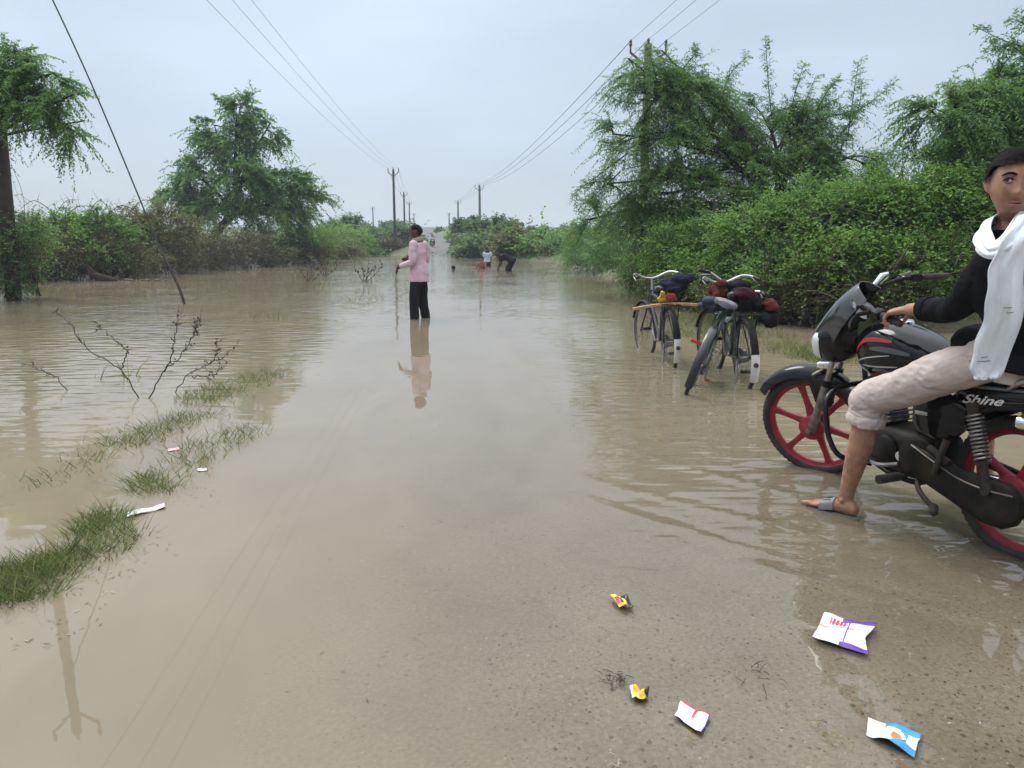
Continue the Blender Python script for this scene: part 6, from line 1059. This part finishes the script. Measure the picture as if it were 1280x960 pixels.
    if carrier:
        b = MB()
        for y in (-.075, -.025, .025, .075): b.tube([(.18, y, .745), (-.22, y, .735)], .005, 6)
        for x in (.16, -.02, -.20): b.tube([(x, -.08, .742), (x, .08, .742)], .005, 6)
        for s in (-1, 1): b.tube([(-.12, s * .075, .738), (0, s * .065, .335)], .006, 6)
        b.build('carrier', BLACKM, t)
    b = MB(); b.lathe([(.01, .035), (.085, .034), (.092, .030), (.085, .026)], bb, (0, -1, 0), 28); ch = b.build('chainring', STEEL, t); b = MB(); b.loft([(.56, .29, .012, .035, -.04), (.52, .29, .016, .085, -.04), (.46, .29, .016, .10, -.04), (.30, .305, .016, .075, -.04), (.05, .33, .014, .045, -.04), (-.04, .335, .01, .02, -.04)], 16, p=2.4); b.build('chain_guard', fr, ch)
    for s in (-1, 1):
        d = V(math.cos(crank), 0, math.sin(crank)) * s; p0 = bb + V(0, s * .055, 0); p1 = p0 + d * .17 + V(0, s * .015, 0); b = MB(); b.bar(p0, p1, .016, .02, (0, 1, 0)); ck = b.build('crank', STEEL, t); b = MB(); pc = p1 + V(0, s * .055, 0)
        for q in (-.032, .032): b.bar(pc + V(q, -.05 * s, 0), pc + V(q, .05 * s, 0), .014, .022)
        for q in (-.045, 0, .045): b.bar(pc + V(-.032, q, 0), pc + V(.032, q, 0), .012, .012)
        b.build('pedal', pedal, ck)
    if stand:
        b = MB()
        for s in (-1, 1): b.tube([(0, s * .065, .32), (-.06, s * .10, .0)], .008, 6)
        b.tube([(-.06, -.10, .02), (-.06, .10, .02)], .008, 6); b.build('stand', STEEL, t)
    b = MB(); b.tube(catmull([sx_(V(.87, .05, .97)), V(.84, .06, .82), V(.6, .02, .77), V(.32, .03, .74), V(.03, .03, .66)], 16), .003, 5); b.build('brake_cable', BLACKP, t)
    return root
p_ = atz0(838, 455); bicycle('nearly upright black bicycle with a dark bundle and plank, farthest left of the bicycles', (p_[0], p_[1], -.10), R(92), R(-3), BLUEF, R(10), crank=.9)
BK1 = V(p_[0], p_[1], -.10)
p_ = atz0(857, 487); bicycle('green bicycle leaning over to the right, its rear tyre nearest the camera', (p_[0], p_[1], -.09), R(70), R(19), GREENF, R(-14), GREYS, BLUEF, None, 'flat', REDPL, False, False, 1.9)
BK2 = V(p_[0], p_[1], -.09)
p_ = atz0(930, 480); bicycle('bicycle with white mudguard tail and a loaded carrier, farthest right of the bicycles', (p_[0], p_[1], -.09), R(89), R(-2), GREENF, R(12), LEATH, GUARD, WHITEG, 'upright', BLACKP, True, True, 1.2)
BK3 = V(p_[0], p_[1], -.09)
# loads lying on them
def bundle(label, c, r, m, seed, name='cloth_bundle', cat='bundle', n=7, rot=0., fold=.05):
    g = np.random.default_rng(seed); b = MB(); M = np.array(Matrix.Rotation(rot, 3, 'Z'))
    for k in range(n): b.ball(M @ (g.normal(0, .42, 3) * V(*r)), V(*r) * g.uniform(.45, .75), 14)
    b.ball((0, 0, 0), V(*r) * .8, 14); o = b.build(name, m); o.location = V(*c); remesh(o, .012, 2, fold, .07); return tag(o, label, cat)
DARKB = cloth('dark_blue_cloth', (.018, .02, .035)); REDB = cloth('dull_red_cloth', (.095, .028, .022), .4); BLKB = cloth('black_bag_cloth', (.014, .014, .016)); YELB = mat('yellow_bag', (.50, .34, .02), .4, var=.15, scale=12); REDBAG = mat('red_bag', (.28, .02, .02), .4, var=.2, scale=12); MAGB = cloth('wine_cloth', (.055, .016, .026)); BLUEG = cloth('slate_cloth', (.06, .075, .11))
bundle('dark navy cloth bundle over the saddle of the farthest left bicycle', BK1 + V(.03, .20, .93), (.17, .17, .085), DARKB, 31, rot=.2)
bundle('yellow and red bag hanging below the navy bundle', BK1 + V(-.09, .10, .80), (.045, .05, .055), YELB, 32, 'plastic_bag', 'bag', 4); bundle('red plastic bag beside the yellow bag on the farthest left bicycle', BK1 + V(-.01, .08, .81), (.055, .05, .05), REDBAG, 33, 'plastic_bag', 'bag', 4)
b = MB(); b.rings([[V(x - .05, y, z) for (y, z) in ((-.045, -.012), (.045, -.012), (.045, .012), (-.045, .012))] + V(0, 0, .03 * x - .25 * x * x) for x in np.linspace(-.36, .36, 12)]); o = b.build('wooden_plank', WOOD, sharp=50); o.location = BK1 + V(.0, .02, .735); o.rotation_euler = (0, R(-2), R(-8)); tag(o, 'curved wooden plank tied across the carrier of the farthest left bicycle', 'plank')
bundle('rust red cloth bundle under the white handlebar', BK3 + V(-.12, .56, .90), (.10, .13, .07), REDB, 34); bundle('black bag strapped on the carrier of the farthest right bicycle', BK3 + V(.05, .18, .85), (.12, .16, .085), BLKB, 35, 'cloth_bag', 'bag'); bundle('wine red cloth on top of the black carrier bag', BK3 + V(-.02, .10, .90), (.10, .08, .06), MAGB, 36); bundle('rust red cloth hung on the right side of the carrier', BK3 + V(.21, .05, .82), (.08, .08, .05), REDB, 37); bundle('black bag hanging right of the white mudguard', BK3 + V(.23, .06, .68), (.09, .09, .09), BLKB, 38, 'cloth_bag', 'bag'); bundle('slate blue cloth folded by the grey saddle', BK2 + V(.34, .42, .80), (.14, .12, .06), BLUEG, 39)
bundle('black cloth bundle with white edges behind the white handlebar', BK3 + V(.03, .46, .97), (.12, .12, .06), BLKB, 40)
# ------------------------------------------------------------------ humid air
b = MB(); X0, X1, Y0, Y1, Z0, Z1 = -910, 910, -32, 1560, -2.0, 14.0
b.add([(X0, Y0, Z0), (X1, Y0, Z0), (X1, Y1, Z0), (X0, Y1, Z0), (X0, Y0, Z1), (X1, Y0, Z1), (X1, Y1, Z1), (X0, Y1, Z1)], [(0, 3, 2, 1), (4, 5, 6, 7), (0, 1, 5, 4), (1, 2, 6, 5), (2, 3, 7, 6), (3, 0, 4, 7)])
hm = bpy.data.materials.new('humid_air'); hm.use_nodes = True; ht = hm.node_tree; ht.nodes.remove(ht.nodes['Principled BSDF']); pv = ht.nodes.new('ShaderNodeVolumePrincipled'); pv.inputs['Color'].default_value = (.74, .85, .97, 1); pv.inputs['Density'].default_value = .0008; pv.inputs['Anisotropy'].default_value = 0
ht.links.new(pv.outputs[0], ht.nodes['Material Output'].inputs['Volume']); hz = b.build('haze', hm); tag(hz, kind='stuff'); S.cycles.volume_bounces = 1
